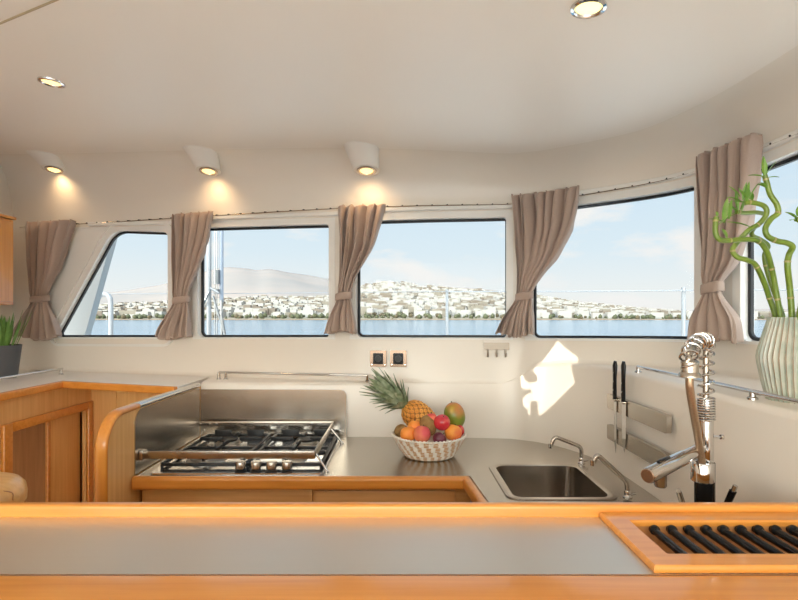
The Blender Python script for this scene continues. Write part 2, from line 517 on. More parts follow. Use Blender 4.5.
# curtain wire with its little hooks
t = thing('curtain_wire', 'thin curtain wire with small hooks running above all the windows', 'curtain wire', W(s_of(200), ZC + .51))
TRK = ZC + .512
bm = B()
tube(bm, [W(lerp(s_of(22), WS[4][1], q / 160), TRK, .014) for q in range(161)], .0022, 6)
obj('wire', bm, M['satin'], t)
for q in range(62):
    s = lerp(s_of(30), WS[4][1] - .05, q / 61)
    bm = B(); tube(bm, [W(s, TRK + .004, -.001), W(s, TRK + .002, .018)], .0032, 8); obj('hook', bm, M['gasket'], t)
# ------------------------------------------------------------------ curtains
def curtain(rows, tie, npl, label, ph, first=None):
    """rows: (py, left px, right px) down the curtain; tie: index height py of the tieback."""
    D0 = .060
    ys = [r[0] for r in rows]
    smid = s_of((rows[0][1] + rows[0][2]) / 2, D0)
    base = W(smid, z_of(smid, rows[-1][0], D0), D0)
    t = thing('curtain', label, 'curtain', base, 'taupe curtains tied back between the windows')
    nu, nv = 150, 64
    bm = B(); grid = []
    crow = catmull([Vector((r[1], r[2], r[0])) for r in rows], 12)
    cy = [c.z for c in crow]; cl = [c.x for c in crow]; cr = [c.y for c in crow]
    y0, y1 = ys[0], ys[-1]
    for j in range(nv + 1):
        py = lerp(y0, y1, j / nv)
        xl, xr = interp(cy, cl, py), interp(cy, cr, py)
        a, b = s_of(xl, D0), s_of(xr, D0)
        z = z_of(smid, py, D0)
        k = (py - y0) / (tie - y0)
        amp = interp([0, .06, .5, .9, 1, 1.06, 1.2, 1.4], [.019, .027, .030, .018, .008, .011, .026, .036], k)
        row = []
        for i in range(nu + 1):
            u = i / nu
            uu = u + .035 * math.sin(2 * PI * (1.3 * u + ph)) * math.sin(PI * u)
            th = 2 * PI * npl * uu + ph * 9 + .9 * math.sin(2.2 * k + ph * 7 + u * 4)
            f = (2.3 * abs(math.sin(th / 2)) ** .75 - 1.35) * (1 + .22 * math.sin(th * .31 + ph * 8)) + .22 * math.sin(.43 * th + ph * 3)
            s = lerp(a, b, u) + .45 * amp * math.sin(th * .5 + 3 * ph + 1.5 * k) * (1 if 0 < i < nu else .2)
            zz = z + (.004 * math.sin(th * .5 + 1) if j == 0 else 0)
            if k > 1.15: zz += (.010 * math.sin(PI * u * 2.3 + ph * 5) + .004 * math.sin(th)) * (k - 1.15) / .3
            row.append(bm.verts.new(W(s, zz, D0 + amp * f * .85)))
        grid.append(row)
    for j in range(nv):
        for i in range(nu): bm.faces.new((grid[j][i], grid[j][i + 1], grid[j + 1][i + 1], grid[j + 1][i]))
    o = obj('drape', bm, M['cloth'], t, angle=80)
    md = o.modifiers.new('cloth_thickness', 'SOLIDIFY'); md.thickness = .0022
    # tieback band
    xl, xr = interp(cy, cl, tie), interp(cy, cr, tie)
    a, b = s_of(xl - 1, D0), s_of(xr + 1.5, D0); z = z_of(smid, tie, D0)
    bm = B(); n = 40; hw = (b - a) / 2; loops = []
    for dz, gr in ((-.017, -.001), (-.015, .002), (0, .003), (.015, .002), (.017, -.001)):
        loops.append([bm.verts.new(W((a + b) / 2 + (hw + gr) * math.copysign(abs(math.cos(q)) ** .7, math.cos(q)), z + dz + .006 * math.cos(q), D0 + (.020 + gr) * math.copysign(abs(math.sin(q)) ** .7, math.sin(q)))) for q in [2 * PI * i / n for i in range(n)]])
    for A, C in zip(loops, loops[1:]):
        for i in range(n): bm.faces.new((A[i], A[(i + 1) % n], C[(i + 1) % n], C[i]))
    o = obj('tieback', bm, M['cloth'], t, angle=60)
    md = o.modifiers.new('cloth_thickness', 'SOLIDIFY'); md.thickness = .002
curtain([(221, 29, 74), (240, 30, 68), (266, 31, 60.5), (284, 32, 51), (297, 32, 47), (303, 32, 47.5), (316, 27, 53), (328, 22, 57), (338, 19, 59)], 299, 9,
        'taupe curtain at the far left, left of the slanted window edge', .13)
curtain([(213, 173.5, 215), (240, 174.5, 209), (268, 175, 198.5), (284, 175, 191), (297, 174.5, 187), (304, 174, 188), (318, 168, 188.5), (330, 162, 188.5), (338, 160, 188.5)], 300, 9,
        'taupe curtain over the post right of the slanted window', .41)
curtain([(205, 337.5, 384), (226, 338, 378), (247, 339, 371.5), (273, 340, 357), (288, 338.5, 351), (296, 337, 350), (304, 335, 351), (318, 329, 353.5), (332, 325, 356)], 296, 9,
        'taupe curtain hanging above the two wall sockets', .77)
curtain([(192, 511, 578), (225, 514.5, 571.5), (245, 516, 563), (260, 517.5, 554), (278, 518, 539), (292, 517, 531.5), (301, 515, 532), (318, 504, 532.5), (336, 496.5, 533)], 296, 12,
        'wide taupe curtain above the three-hook rack at the start of the curved corner', .22)
curtain([(145, 698, 757), (190, 701, 754), (236, 703, 746), (262, 703, 736), (280, 704, 722), (290, 704, 720), (300, 701, 724), (320, 692, 739), (341, 691, 742)], 287, 10,
        'taupe curtain on the right behind the bamboo stalks and the coiled tap', .58)
# ------------------------------------------------------------------ other room sides
SUN = Vector((.80, .55, -.20)).normalized()
def onlow(px, py):
    if py < 364:
        s = s_of(px, 0); return W(s, z_of(s, py))
    for i in range(len(LP) - 1):
        a, b = LP[i], LP[i + 1]; k = (px - CX) / F
        fa, fb = a.x - k * a.y, b.x - k * b.y
        if fa <= 0 < fb:
            t = fa / (fa - fb); q = a.lerp(b, t)
            return Vector((q.x, q.y, ZC - (py - HY) / F * q.y))
gob = []  # outline of an added, unseen opening, notched to shape the sun patch
for px, py in ((556.5, 340), (577, 357), (575, 383), (560, 398), (538.5, 416.5), (536.5, 414), (535.8, 401), (530.8, 401.5), (530.4, 424), (526.8, 423), (525.8, 409.5), (521.5, 406.6), (520.5, 399), (526, 393.5), (529.5, 393), (529, 389.5), (524, 390), (519, 387), (518.5, 376), (523, 374), (525, 380), (529.4, 383), (535.6, 381.5), (535, 377), (530, 371.5), (535.6, 364)):
    p = onlow(px, py); t = (p.x + 2.25) / SUN.x; q = p - SUN * t
    gob.append((q.y, q.z))
bm = B()
zt = ceil_z(-2.25, 0)
outer = [(-1.6, 0), (3.03, 0), (3.03, zt), (-1.6, zt)]
tr = tessellate_polygon([[Vector((a, b, 0)) for a, b in outer], [Vector((a, b, 0)) for a, b in gob]])
fl = [bm.verts.new((-2.25, a, b)) for a, b in outer + gob]
for t in tr:
    try: bm.faces.new([fl[i] for i in t])
    except ValueError: pass
struct('wall_left', bm, M['wall'])
gc = Vector((sum(g[0] for g in gob) / len(gob), sum(g[1] for g in gob) / len(gob)))
bm = B(); n = len(gob); lp = []
for sc, x in ((1.0, -2.25), (1.0, -2.235), (1.09, -2.235), (1.09, -2.25)):
    lp.append([bm.verts.new((x, gc.x + (g[0] - gc.x) * sc, gc.y + (g[1] - gc.y) * sc)) for g in gob])
for q in range(3):
    for i in range(n): bm.faces.new((lp[q][i], lp[q][(i + 1) % n], lp[q + 1][(i + 1) % n], lp[q + 1][i]))
gobo_rim = struct('window_6', bm, M['frame'])  # rim of the added out-of-view opening that shapes the sunlight
bm = B(); bm.faces.new([bm.verts.new((-2.25, g[0], g[1])) for g in gob]); obj('glass', bm, M['glass'], gobo_rim)
# rear bulkhead with its wide open doorway
bm = B()
box(bm, -2.25, -2.10, -1.66, -1.6, 0, zt); box(bm, 1.05, 1.2, -1.66, -1.6, 0, 2.3); box(bm, -2.10, 1.05, -1.66, -1.6, 2.13, zt)
struct('wall_rear', bm, M['wall'])
# ================================================================== bar counter in front
BT = ZC - .36
t = thing('bar_counter', 'long wood-edged bar counter with a satin steel top across the foreground', 'counter', (0, .8, 0))
bm = B(); prism(bm, [(-1.35, .725), (.795, .725), (.795, .935), (-1.35, .935)], BT - .03, BT, [[(.390, .7605), (.747, .7605), (.747, .8955), (.390, .8955)]]); obj('steel_top', bm, M['bartop'], t)
bm = B()
slab(bm, rprof(.930, .950, BT - .03, ZC - .3385, .006, 5), (-1.35, 0, 0), (0, 1, 0), (0, 0, 1), (1, 0, 0), 2.145)
obj('fiddle_rail', bm, M['wood'], t)
bm = B()
slab(bm, rprof(.600, .7265, BT - .05, BT + .004, .018, 6), (-1.35, 0, 0), (0, 1, 0), (0, 0, 1), (1, 0, 0), 2.145)
obj('front_edge', bm, M['wood'], t)
bm = B(); box(bm, -1.35, .795, .905, .928, 0, BT - .031); box(bm, -1.35, .795, .68, .70, 0, BT - .051); obj('side_panel', bm, M['panelz'], t)
# rod rack let into the bar
RZ = ZC - .350
t = thing('rod_rack', 'wooden framed rack of black rods let into the right end of the bar', 'rack', (.56, .81, BT))
bm = B()
x0, x1, y0, y1 = .357, .780, .7275, .9285
pr = [(0, 0), (0, .006), (.003, .010), (.037, .010), (.040, .007), (.040, 0)]
sweep(bm, [(x0, y0, BT + .0005), (x0, y1, BT + .0005), (x1, y1, BT + .0005), (x1, y0, BT + .0005)], pr, closed=True)
obj('frame', bm, M['wood'], t)
bm = B()
for a in ((.3905, .3955, .761, .895), (.7415, .7465, .761, .895), (.3955, .7415, .761, .766), (.3955, .7415, .890, .895)): box(bm, *a, BT - .026, BT + .0004)
box(bm, .391, .746, .762, .894, BT - .0295, BT - .026)
obj('tray', bm, M['darkwood'], t)
n = 0
x = .433
bmh = None
while x < .738:
    bm = B()
    tube(bm, [(x, .889, BT - .004), (x, .767, BT - .004)], .0064, 12)
    r = obj('rod', bm, M['blackplastic'], t)
    bm = B(); bmesh.ops.create_uvsphere(bm, u_segments=14, v_segments=8, radius=.0086); bmesh.ops.translate(bm, vec=(x, .880, BT - .0025), verts=bm.verts)
    obj('knob', bm, M['blackplastic'], r)
    x += .0293
# rounded wooden corner behind the bar, far left
t = thing('corner_post', 'rounded varnished wooden corner post behind the left end of the bar', 'post', (-1.06, 1.26, 0))
bm = B(); lathe(bm, [(.135, 0), (.135, .985), (.133, .99)], (-1.075, 1.26, 0), 40); obj('body', bm, M['panelz'], t)
bm = B(); lathe(bm, [(.136, .992), (.142, .998), (.143, 1.016), (.140, 1.034), (.130, 1.046), (.11, 1.053), (.05, 1.057), (.0, 1.058)], (-1.075, 1.26, 0), 40); obj('cap', bm, M['panel'], t)
bm = B()
tube(bm, catmull([(-1.075 + .1435, 1.255, 1.018), (-1.075 + .137, 1.25, 1.041), (-1.0, 1.20, 1.0545), (-1.06, 1.16, 1.0535), (-1.16, 1.155, 1.050)], 6), .0015, 6); obj('seam', bm, M['darkwood'], t)
# ================================================================== left ledge and its locker
LZ = ZC - .31
t = thing('corner_ledge', 'white topped ledge with a wooden edge running round the left corner', 'ledge', (-1.7, 2.3, LZ - .03))
bm = B()
back = []
s = s_of(30)
for q in range(14):
    ss = lerp(.02, SS[28] - .012, q / 13); back.append((W(ss, 0, .034).x, W(ss, 0, .034).y))
edge = [(-1.60, 1.2), (-1.60, 2.47), (-.965, 2.265)]
polyL = [(-2.245, 1.2)] + back + [(-.965, 2.62)] + edge[::-1]
prism(bm, polyL, LZ - .028, LZ + .001)
obj('ledge_top', bm, M['white'], t)
bm = B()
sweep(bm, [Vector((p[0], p[1], LZ)) for p in edge], [(a, b) for a, b in rprof(.0005, .022, -.030, .004, .006, 4)])
obj('edge_trim', bm, M['wood'], t)
t = thing('corner_locker', 'oak locker under the left corner ledge with a framed door opening', 'cabinet', (-1.7, 2.2, 0))
bm = B()
FX = -1.625; zt_ = LZ - .03
oy0, oy1, oz = 2.17, 2.70, ZC - .485
box(bm, FX - .02, FX, 1.2, oy0, 0, zt_); box(bm, FX - .02, FX, oy1, 2.76, 0, zt_); box(bm, FX - .02, FX, oy0, oy1, oz, zt_); box(bm, FX - .02, FX, oy0, oy1, 0, .10)
obj('side_panel', bm, M['panelz'], t)
bm = B()
box(bm, FX + .001, FX + .016, oy0 - .05, oy0, .05, oz + .04, .004); box(bm, FX + .001, FX + .016, oy1, oy1 + .04, .05, oz + .04, .004); box(bm, FX + .001, FX + .016, oy0 - .0, oy1, oz, oz + .04, .004)
obj('door_frame', bm, M['wood'], t)
bm = B(); box(bm, FX - .05, FX - .03, 2.46, 2.698, .10, oz, .003); obj('door', bm, M['panelz'], t)
bm = B(); box(bm, FX - .035, FX - .022, 2.44, 2.46, .10, oz, .002); obj('hinge_post', bm, M['wood'], t)
bm = B(); box(bm, -2.16, -2.14, 1.3, 2.78, .05, zt_ - .01); box(bm, -2.14, FX - .06, 2.74, 2.76, .05, zt_ - .01); obj('inside', bm, M['darkwood'], t)
bm = B()
a = Vector((FX, 2.745)); b = Vector((-.962, 2.50))
d = (b - a).normalized()
for k0, k1 in ((0, .25), (.255, .58), (.585, 1.0)):
    p, q = a.lerp(b, k0), a.lerp(b, k1)
    slab(bm, [(0, 0), ((q - p).length, 0), ((q - p).length, zt_), (0, zt_)], (p.x, p.y, 0), (d.x, d.y, 0), (0, 0, 1), (-d.y, d.x, 0), .015)
obj('back_panel', bm, M['panelz'], t)
# hanging locker top left
t = thing('wall_locker', 'varnished wooden locker hanging on the left wall beside the far left curtain', 'cabinet', (-2.07, 2.0, ZC + .05))
bm = B(); box(bm, -2.245, -1.90, 1.5, 2.565, ZC + .053, ZC + .472, .006, 3); obj('carcass', bm, M['woodz'], t)
bm = B(); box(bm, -2.245, -1.892, 1.5, 2.575, ZC + .474, ZC + .488, .004, 2); obj('top_board', bm, M['wood'], t)
bm = B(); box(bm, -1.899, -1.886, 1.9, 2.545, ZC + .07, ZC + .457, .004, 2); obj('door', bm, M['woodz'], t)
# ledge rails
def rail(name, label, pts, posts, r=.006):
    t = thing(name, label, 'rail', pts[0])
    bm = B(); tube(bm, pts, r, 12); obj('bar', bm, M['chrome'], t)
    for a, b in posts:
        bm = B(); tube(bm, [a, b], .0075, 12); lathe(bm, [(.012, 0), (.012, .004), (.008, .007)], a, 14, axis=Vector(b) - Vector(a)); obj('post', bm, M['chrome'], t)
    return t
zr = ZC - .278
rail('guard_rail', 'chrome rail along the left ledge in front of the spiky potted plant', [(-1.78, 1.3, zr), (-1.78, 2.75, zr)], [((-1.78, 2.74, LZ + .002), (-1.78, 2.74, zr)), ((-1.78, 1.7, LZ + .002), (-1.78, 1.7, zr))], .0055)
rs = [lerp(s_of(219, .10), s_of(367, .05), q / 20) for q in range(21)]
rp = [W(s, ZC - .276, lerp(.10, .04, q / 20)) for q, s in enumerate(rs)]
lz = lambda v, h: Vector((v.x, v.y, h))
rail('guard_rail', 'chrome rail on the back ledge behind the cooktop', rp, [(lz(rp[0], ZC - .31), rp[0]), (lz(rp[1], ZC - .31), rp[1]), (lz(rp[-1], ZC - .305), rp[-1])], .0055)
zr = ZC - .1765
rail('guard_rail', 'chrome rail along the right ledge in front of the ribbed vase', [(.826, 1.80, zr), (.826, .75, zr)], [((.826, 1.795, ZC - .195), (.826, 1.795, zr)), ((.826, 1.215, ZC - .195), (.826, 1.215, zr)), ((.826, .80, ZC - .195), (.826, .80, zr))], .0055)
# ================================================================== galley worktop
def lowpath(s0, s1, n, off):
    out = []
    for q in range(n):
        s = lerp(s0, s1, q / (n - 1)); p = at(LP, s); p2 = at(LP, s + .02); p1 = at(LP, s - .02); d = (p2 - p1).normalized()
        out.append((p.x + d.y * off, p.y - d.x * off))
    return out
i93 = 31
bk = lowpath(SS[45] - .0, SS[-3], 46, .004)
bk = [p for p in bk if p[1] > .975]
front = [(.30, .975), (.285, 1.40), (.250, 1.830), (-.925, 1.830)]
outline = [(-.925, 2.434)] + [( -.33 if False else p[0], p[1]) for p in bk] + [(bk[-1][0], .975)] + front
SKX0, SKX1, SKY0, SKY1 = .352, .664, 1.605, 1.955
hole = rrect(SKX0, SKX1, SKY0, SKY1, .035, 6)
t = thing('galley_worktop', 'brushed steel galley worktop with an orange wood front edge', 'worktop', (0, 2.1, WT - .03))
bm = B(); prism(bm, outline, WT - .03, WT, [hole]); obj('steel_top', bm, M['steel'], t)
bm = B()
fr = [Vector((-.925, 1.829, WT)), Vector((.250, 1.829, WT)), Vector((.287, 1.40, WT)), Vector((.302, .975, WT))]
sweep(bm, fr, rprof(.0, .030, -.042, .004, .012, 5)); obj('front_trim', bm, M['wood'], t)
# cabinets under it
def cabinet(label, x0, x1, y, doors, raised, loc, ysgn=True):
    t = thing('base_cabinet', label, 'cabinet', loc)
    bm = B(); box(bm, x0, x1, y, y + .018, .1, WT - .033, .002); box(bm, x0, x0 + .016, y + .018, y + .5, .1, WT - .033); box(bm, x1 - .016, x1, y + .018, y + .5, .1, WT - .033); box(bm, x0 + .02, x1 - .02, y + .04, y + .06, 0, .1)
    obj('carcass', bm, M['panel'], t)
    for (a, b, z0, z1) in doors:
        bm = B(); box(bm, a, b, y - raised, y - .001, z0, z1, .004, 2); d = obj('drawer' if z1 - z0 < .25 else 'door', bm, M['panel'], t)
        bm = B(); lathe(bm, [(.004, 0), (.004, .012), (.011, .016), (.012, .022), (.008, .026), (0, .027)], ((a + b) / 2, y - raised, z1 - .10), 20, axis=(0, -1, 0)); obj('knob', bm, M['satin'], d)
cabinet('oak cabinet under the cooktop with a plain flush front', -.92, -.310, 1.862, [(-.91, -.62, .12, .60), (-.61, -.32, .12, .60)], .012, (-.6, 1.87, 0))
cabinet('oak cabinet under the fruit bowl with a raised drawer front', -.308, .255, 1.862, [(-.300, .20, .62, WT - .058), (-.300, .20, .12, .60)], .016, (0, 1.87, 0))
t = thing('base_cabinet', 'oak cabinet under the sink, set at right angles to the cooktop run', 'cabinet', (.5, 1.4, 0))
bm = B(); box(bm, .315, .333, .98, 1.855, 0, WT - .045, .002); obj('carcass', bm, M['panely'], t)
bm = B(); box(bm, .300, .314, 1.02, 1.40, .1, WT - .08, .003); obj('door', bm, M['panelz'], t)
bm = B(); box(bm, .300, .314, 1.42, 1.80, .1, WT - .08, .003); obj('door', bm, M['panelz'], t)
# ================================================================== end panel left of the cooktop
PT = ZC - .322
t = thing('end_panel', 'wooden end panel with a rounded front corner left of the cooktop', 'panel', (-.945, 2.0, 0))
bm = B()
R = .10; y0, y1 = 1.66, 2.43
prof = [(y0, 0)] + [(y0 + R - R * math.cos(a), PT - .01 - R + R * math.sin(a)) for a in [PI / 2 * k / 8 for k in range(9)]] + [(y1, PT - .01), (y1, 0)]
slab(bm, prof, (-.956, 0, 0), (0, 1, 0), (0, 0, 1), (1, 0, 0), .022); obj('board', bm, M['panelz'], t)
bm = B()
def trimpath(pp, x, w, th):
    # rectangular rounded strip along (y,z) path
    cs = rprof(-w / 2, w / 2, 0, th, .008, 3)
    prev = None; n = len(pp)
    first = None
    for i in range(n):
        a, b = Vector(pp[max(0, i - 1)]), Vector(pp[min(n - 1, i + 1)]); d = (b - a).normalized(); no = Vector((-d.y, d.x))
        rg = [bm.verts.new((x + u, pp[i][0] + no.x * v, pp[i][1] + no.y * v)) for u, v in cs]
        if prev:
            for k in range(len(cs)): bm.faces.new((prev[k], prev[(k + 1) % len(cs)], rg[(k + 1) % len(cs)], rg[k]))
        else: bm.faces.new(rg)
        prev = rg
    bm.faces.new(prev[::-1])
pth = [(y0, .0), (y0, .5)] + [(y0 + R - R * math.cos(a), PT - .01 - R + R * math.sin(a)) for a in [PI / 2 * k / 10 for k in range(11)]] + [(1.80, PT - .01), (1.86, PT - .01)]
trimpath(pth, -.945, .040, .018); obj('rounded_trim', bm, M['woodz'], t)
bm = B(); trimpath([(1.862, PT - .009), (1.9, PT - .009), (2.2, PT - .009), (2.425, PT - .009)], -.945, .040, .018); obj('handrail', bm, M['chrome'], t, label='chrome handrail')
bm = B()
slab(bm, [(1.834, WT + .001), (2.43, WT + .001), (2.43, PT - .012)] + [(1.834 + .05 - .05 * math.sin(a), PT - .062 + .05 * math.cos(a)) for a in [PI / 2 * k / 6 for k in range(7)]], (-.9335, 0, 0), (0, 1, 0), (0, 0, 1), (1, 0, 0), .003)
obj('steel_sheet', bm, M['steely'], t, label='brushed steel sheet')
# back splash
t = thing('steel_splashback', 'brushed steel splashback sheet on the wall behind the cooktop', 'splashback', (-.6, 2.42, WT))
bm = B()
ang = math.atan2(2.425 - 2.44, .6)
zt_ = ZC - .343
w_ = .685; h_ = zt_ - WT - .001
pl = [(0, 0), (w_, 0)] + [(w_ - .03 + .03 * math.cos(a), h_ - .03 + .03 * math.sin(a)) for a in [PI / 2 * k / 6 for k in range(7)]] + [(0, h_)]
slab(bm, pl, (-.929, 2.432, WT + .001), (math.cos(ang), math.sin(ang), 0), (0, 0, 1), (-math.sin(ang), math.cos(ang), 0), .003)
obj('sheet', bm, M['steely'], t)
for x, z in ((.02, h_ - .02), (w_ - .03, .03), (.02, .03)):
    bm = B(); lathe(bm, [(.005, 0), (.004, .002), (0, .003)], (-.929 + x, 2.4315 + x * math.tan(ang), WT + z), 10, axis=(0, -1, 0)); obj('screw', bm, M['chrome'], t)
# ================================================================== cooktop
t = thing('cooktop', 'four-burner gas cooktop with black pan supports set in the worktop', 'cooktop', (-.57, 2.1, WT))
bm = B(); slab(bm, rrect(-.885, -.268, 1.838, 2.385, .02, 4), (0, 0, WT + .0008), (1, 0, 0), (0, 1, 0), (0, 0, 1), .006); obj('hob_plate', bm, M['hob'], t)
HZ = WT + .0068
for x, y, r in ((-.745, 2.02, .062), (-.745, 2.27, .046), (-.405, 2.27, .046), (-.405, 2.02, .040)):
    bm = B(); lathe(bm, [(r * 1.25, 0), (r * 1.2, .003), (r, .004), (r, .012), (r * .92, .014), (r * .5, .014), (0, .014)], (x, y, HZ), 36)
    br = obj('burner', bm, M['burner'], t)
    bm = B(); lathe(bm, [(r * .85, .0142), (r * .9, .018), (r * .85, .022), (r * .3, .024), (0, .024)], (x, y, HZ), 32); obj('burner_cap', bm, M['black'], br)
for x0, x1 in ((-.868, -.590), (-.560, -.285)):
    bm = B(); y0, y1 = 1.905, 2.372; z = HZ + .0125
    for a, b in (((x0, y0), (x1, y0)), ((x1, y0), (x1, y1)), ((x1, y1), (x0, y1)), ((x0, y1), (x0, y0)), ((x0, 2.145), (x1, 2.145))):
        bar(bm, (a[0], a[1], z), (b[0], b[1], z), .012, .012, .002)
    for x, y in ((x0, y0), (x1, y0), (x0, y1), (x1, y1)):
        tube(bm, [(x, y, HZ), (x, y, z)], .006, 8)
    cx = (x0 + x1) / 2
    for cy in (2.02 + .015, 2.27 - .01):
        for dx, dy in ((1, 0), (-1, 0), (0, 1), (0, -1)):
            o = Vector((cx + dx * .135, cy + dy * .10, z + .010)); i_ = Vector((cx + dx * .036, cy + dy * .036, z + .010))
            bar(bm, o, i_, .011, .016, .002)
    # tall rear fingers
    for xx in (x0 + .03, x1 - .10):
        box(bm, xx, xx + .075, y1 - .010, y1, z - .004, z + .026, .002)
    obj('pan_support', bm, M['black'], t)
for px in (240.7, 256, 271.5, 287):
    X = (px - CX) / F * 1.864
    bm = B(); lathe(bm, [(.021, 0), (.021, .003), (.015, .005), (.014, .012)], (X, 1.864, HZ), 24); k = obj('knob', bm, M['black'], t)
    bm = B(); lathe(bm, [(.0175, .010), (.019, .012), (.0185, .033), (.017, .0355), (0, .036)], (X, 1.864, HZ), 28); obj('knob_cap', bm, M['satin'], k)
# guard bars round the hob
t = thing('pan_guard', 'flat steel guard bar around the cooktop on splayed legs', 'guard rail', (-.6, 2.1, WT))
z = ZC - .500
bm = B(); bar(bm, (-.929, 1.872, z), (-.305, 1.872, z), .008, .028, .002); obj('front_bar', bm, M['satin'], t)
bm = B(); bar(bm, (-.929, 2.395, z + .004), (-.302, 2.395, z + .004), .006, .022, .002); obj('back_bar', bm, M['satin'], t)
bm = B(); bar(bm, (-.305, 1.869, z), (-.302, 2.398, z + .003), .006, .028, .002); obj('side_bar', bm, M['satin'], t)
for y, x1 in ((1.885, -.262), (2.30, -.252)):
    bm = B(); tube(bm, [(-.300, y, z), (x1, y - .005, WT + .006), (x1 + .004, y - .005, WT + .002)], .0042, 10); lathe(bm, [(.010, .0008), (.010, .004), (.005, .006)], (x1, y - .005, WT), 14); obj('leg', bm, M['chrome'], t)
for x in (-.915, -.87, -.84, -.40, -.36):
    bm = B(); lathe(bm, [(.006, 0), (.005, .003), (0, .004)], (x, 2.392, z + .004), 12, axis=(0, -1, 0)); obj('bolt', bm, M['chrome'], t)
bm = B(); box(bm, -.9295, -.915, 1.855, 1.89, z - .016, z + .018, .003); obj('hinge_block', bm, M['satin'], t)
# ================================================================== sink
t = thing('sink', 'square stainless steel sink let into the worktop right of the fruit bowl', 'sink', (.51, 1.78, WT - .16))
bm = B()
def loopz(o, z): return [bm.verts.new((p[0], p[1], z)) for p in o]
o1 = rrect(SKX0 - .018, SKX1 + .018, SKY0 - .018, SKY1 + .018, .045, 6); o2 = rrect(SKX0 + .006, SKX1 - .006, SKY0 + .006, SKY1 - .006, .035, 6)
L_ = [loopz(o1, WT + .0006), loopz(o1, WT + .0035), loopz(rrect(SKX0 - .010, SKX1 + .010, SKY0 - .010, SKY1 + .010, .04, 6), WT + .0045), loopz(rrect(SKX0 - .002, SKX1 + .002, SKY0 - .002, SKY1 + .002, .037, 6), WT + .0045), loopz(o2, WT + .001)]
for A, C in zip(L_, L_[1:]):
    n = len(A)
    for i in range(n): bm.faces.new((A[i], A[(i + 1) % n], C[(i + 1) % n], C[i]))
obj('rim', bm, M['satin'], t)
bm = B()
L_ = [loopz(o2, WT + .001)]
for ins, z in ((.008, -.02), (.014, -.13), (.020, -.148), (.034, -.156), (.12, -.159)):
    L_.append(loopz(rrect(SKX0 + ins, SKX1 - ins, SKY0 + ins, SKY1 - ins, .035, 6), WT + z))
for A, C in zip(L_, L_[1:]):
    n = len(A)
    for i in range(n): bm.faces.new((A[i], A[(i + 1) % n], C[(i + 1) % n], C[i]))
bm.faces.new(L_[-1]); obj('basin', bm, M['basin'], t)
bm = B(); lathe(bm, [(.036, 0), (.034, .003), (.026, .002), (.024, -.002 + .003), (0, .001)], (.50, 1.80, WT - .1588), 28); obj('drain', bm, M['chrome'], t)
# two small swan-neck taps
def tap(label, b, top, tip, end):
    t = thing('tap', label, 'tap', b, 'small swan-neck taps at the sink')
    b = Vector(b)
    bm = B(); lathe(bm, [(.0135, .005), (.0135, .010), (.011, .012), (.0095, .018), (.0105, .026), (.0085, .030)], b, 20); obj('base', bm, M['chrome'], t)
    bm = B()
    pts = bend([b + Vector((0, 0, .026)), top, tip + Vector((-.010, 0, .006)), end], .018)
    tube(bm, pts, .0074, 12); obj('spout', bm, M['satin'], t)
    bm = B(); tube(bm, [end + Vector((0, 0, .012)), end + Vector((0, 0, -.004))], .0082, 12); obj('nozzle', bm, M['chrome'], t)
    bm = B(); tube(bm, [b + Vector((0, 0, .016)), b + Vector((.026, .004, .018))], .004, 8); obj('lever', bm, M['chrome'], t)
tap('small swan-neck tap at the back right corner of the sink', (.688, 1.962, WT), P(581.5, 447, 1.962), P(557, 438, 1.962), P(550.5, 447, 1.962))
tap('small swan-neck tap at the front right corner of the sink', (.700, 1.592, WT), P(627, 482, 1.592), P(600, 456, 1.592), P(593, 464, 1.592))
# ================================================================== spring tap
FX_, FY_ = .676, 1.15
t = thing('spring_tap', 'tall chrome kitchen tap with an exposed coil spring and hanging hose', 'tap', (FX_, FY_, WT))
fz = lambda py, Y=FY_: ZC - (py - HY) / F * Y
bm = B(); lathe(bm, [(.034, .0005), (.034, .008), (.028, .014)], (FX_, FY_, WT), 28); obj('base_ring', bm, M['chrome'], t)
bm = B(); tube(bm, [(FX_, FY_, WT + .012), (FX_, FY_, fz(462))], .0205, 24); obj('black_sleeve', bm, M['blackplastic'], t, label='black sleeve')
bm = B(); lathe(bm, [(.0215, fz(483, 1.125)), (.0235, fz(482, 1.125)), (.0235, fz(465, 1.125)), (.0215, fz(463.5, 1.125)), (.014, fz(464, 1.125)), (.012, fz(470, 1.125))], (FX_ - .012, FY_ - .012, 0), 28, capt=False); obj('collar', bm, M['chrome'], t)
bm = B(); tube(bm, [(FX_ + .004, FY_ + .004, fz(470)), (FX_ + .004, FY_ + .004, fz(420))], .0165, 24); obj('column', bm, M['chrome'], t)
X0 = FX_ + .005; Y0 = FY_ + .004
c0 = Vector((X0, Y0, 0))
bm = B()
def helix(bm, path, r, pitch, w, nper=14):
    path = [Vector(p) for p in path]; acc = [0]
    for a, b in zip(path, path[1:]): acc.append(acc[-1] + (b - a).length)
    L = acc[-1]; turns = L / pitch; m = int(turns * nper); pts = []
    for i in range(m + 1):
        q = L * i / m
        j = 0
        while j < len(acc) - 2 and acc[j + 1] < q: j += 1
        tt = (q - acc[j]) / max(1e-9, acc[j + 1] - acc[j]); p = path[j].lerp(path[j + 1], tt)
        ta = path[max(0, j - 1)]; tb = path[min(len(path) - 1, j + 2)]; d = (tb - ta).normalized()
        sx = d.cross(Vector((.8, -.6, 0))).normalized()
        if sx.length < .1: sx = Vector((1, 0, 0))
        sy = d.cross(sx); a = 2 * PI * turns * i / m
        pts.append(p + sx * (r * math.cos(a)) + sy * (r * math.sin(a)))
    tube(bm, pts, w, 8)
helix(bm, [c0 + Vector((0, 0, fz(421))), c0 + Vector((0, 0, fz(398)))], .0170, .0056, .0025, 18); obj('tight_coil', bm, M['chrome'], t)
CUF = P(689.5, 367, 1.045)
zt0 = fz(398)
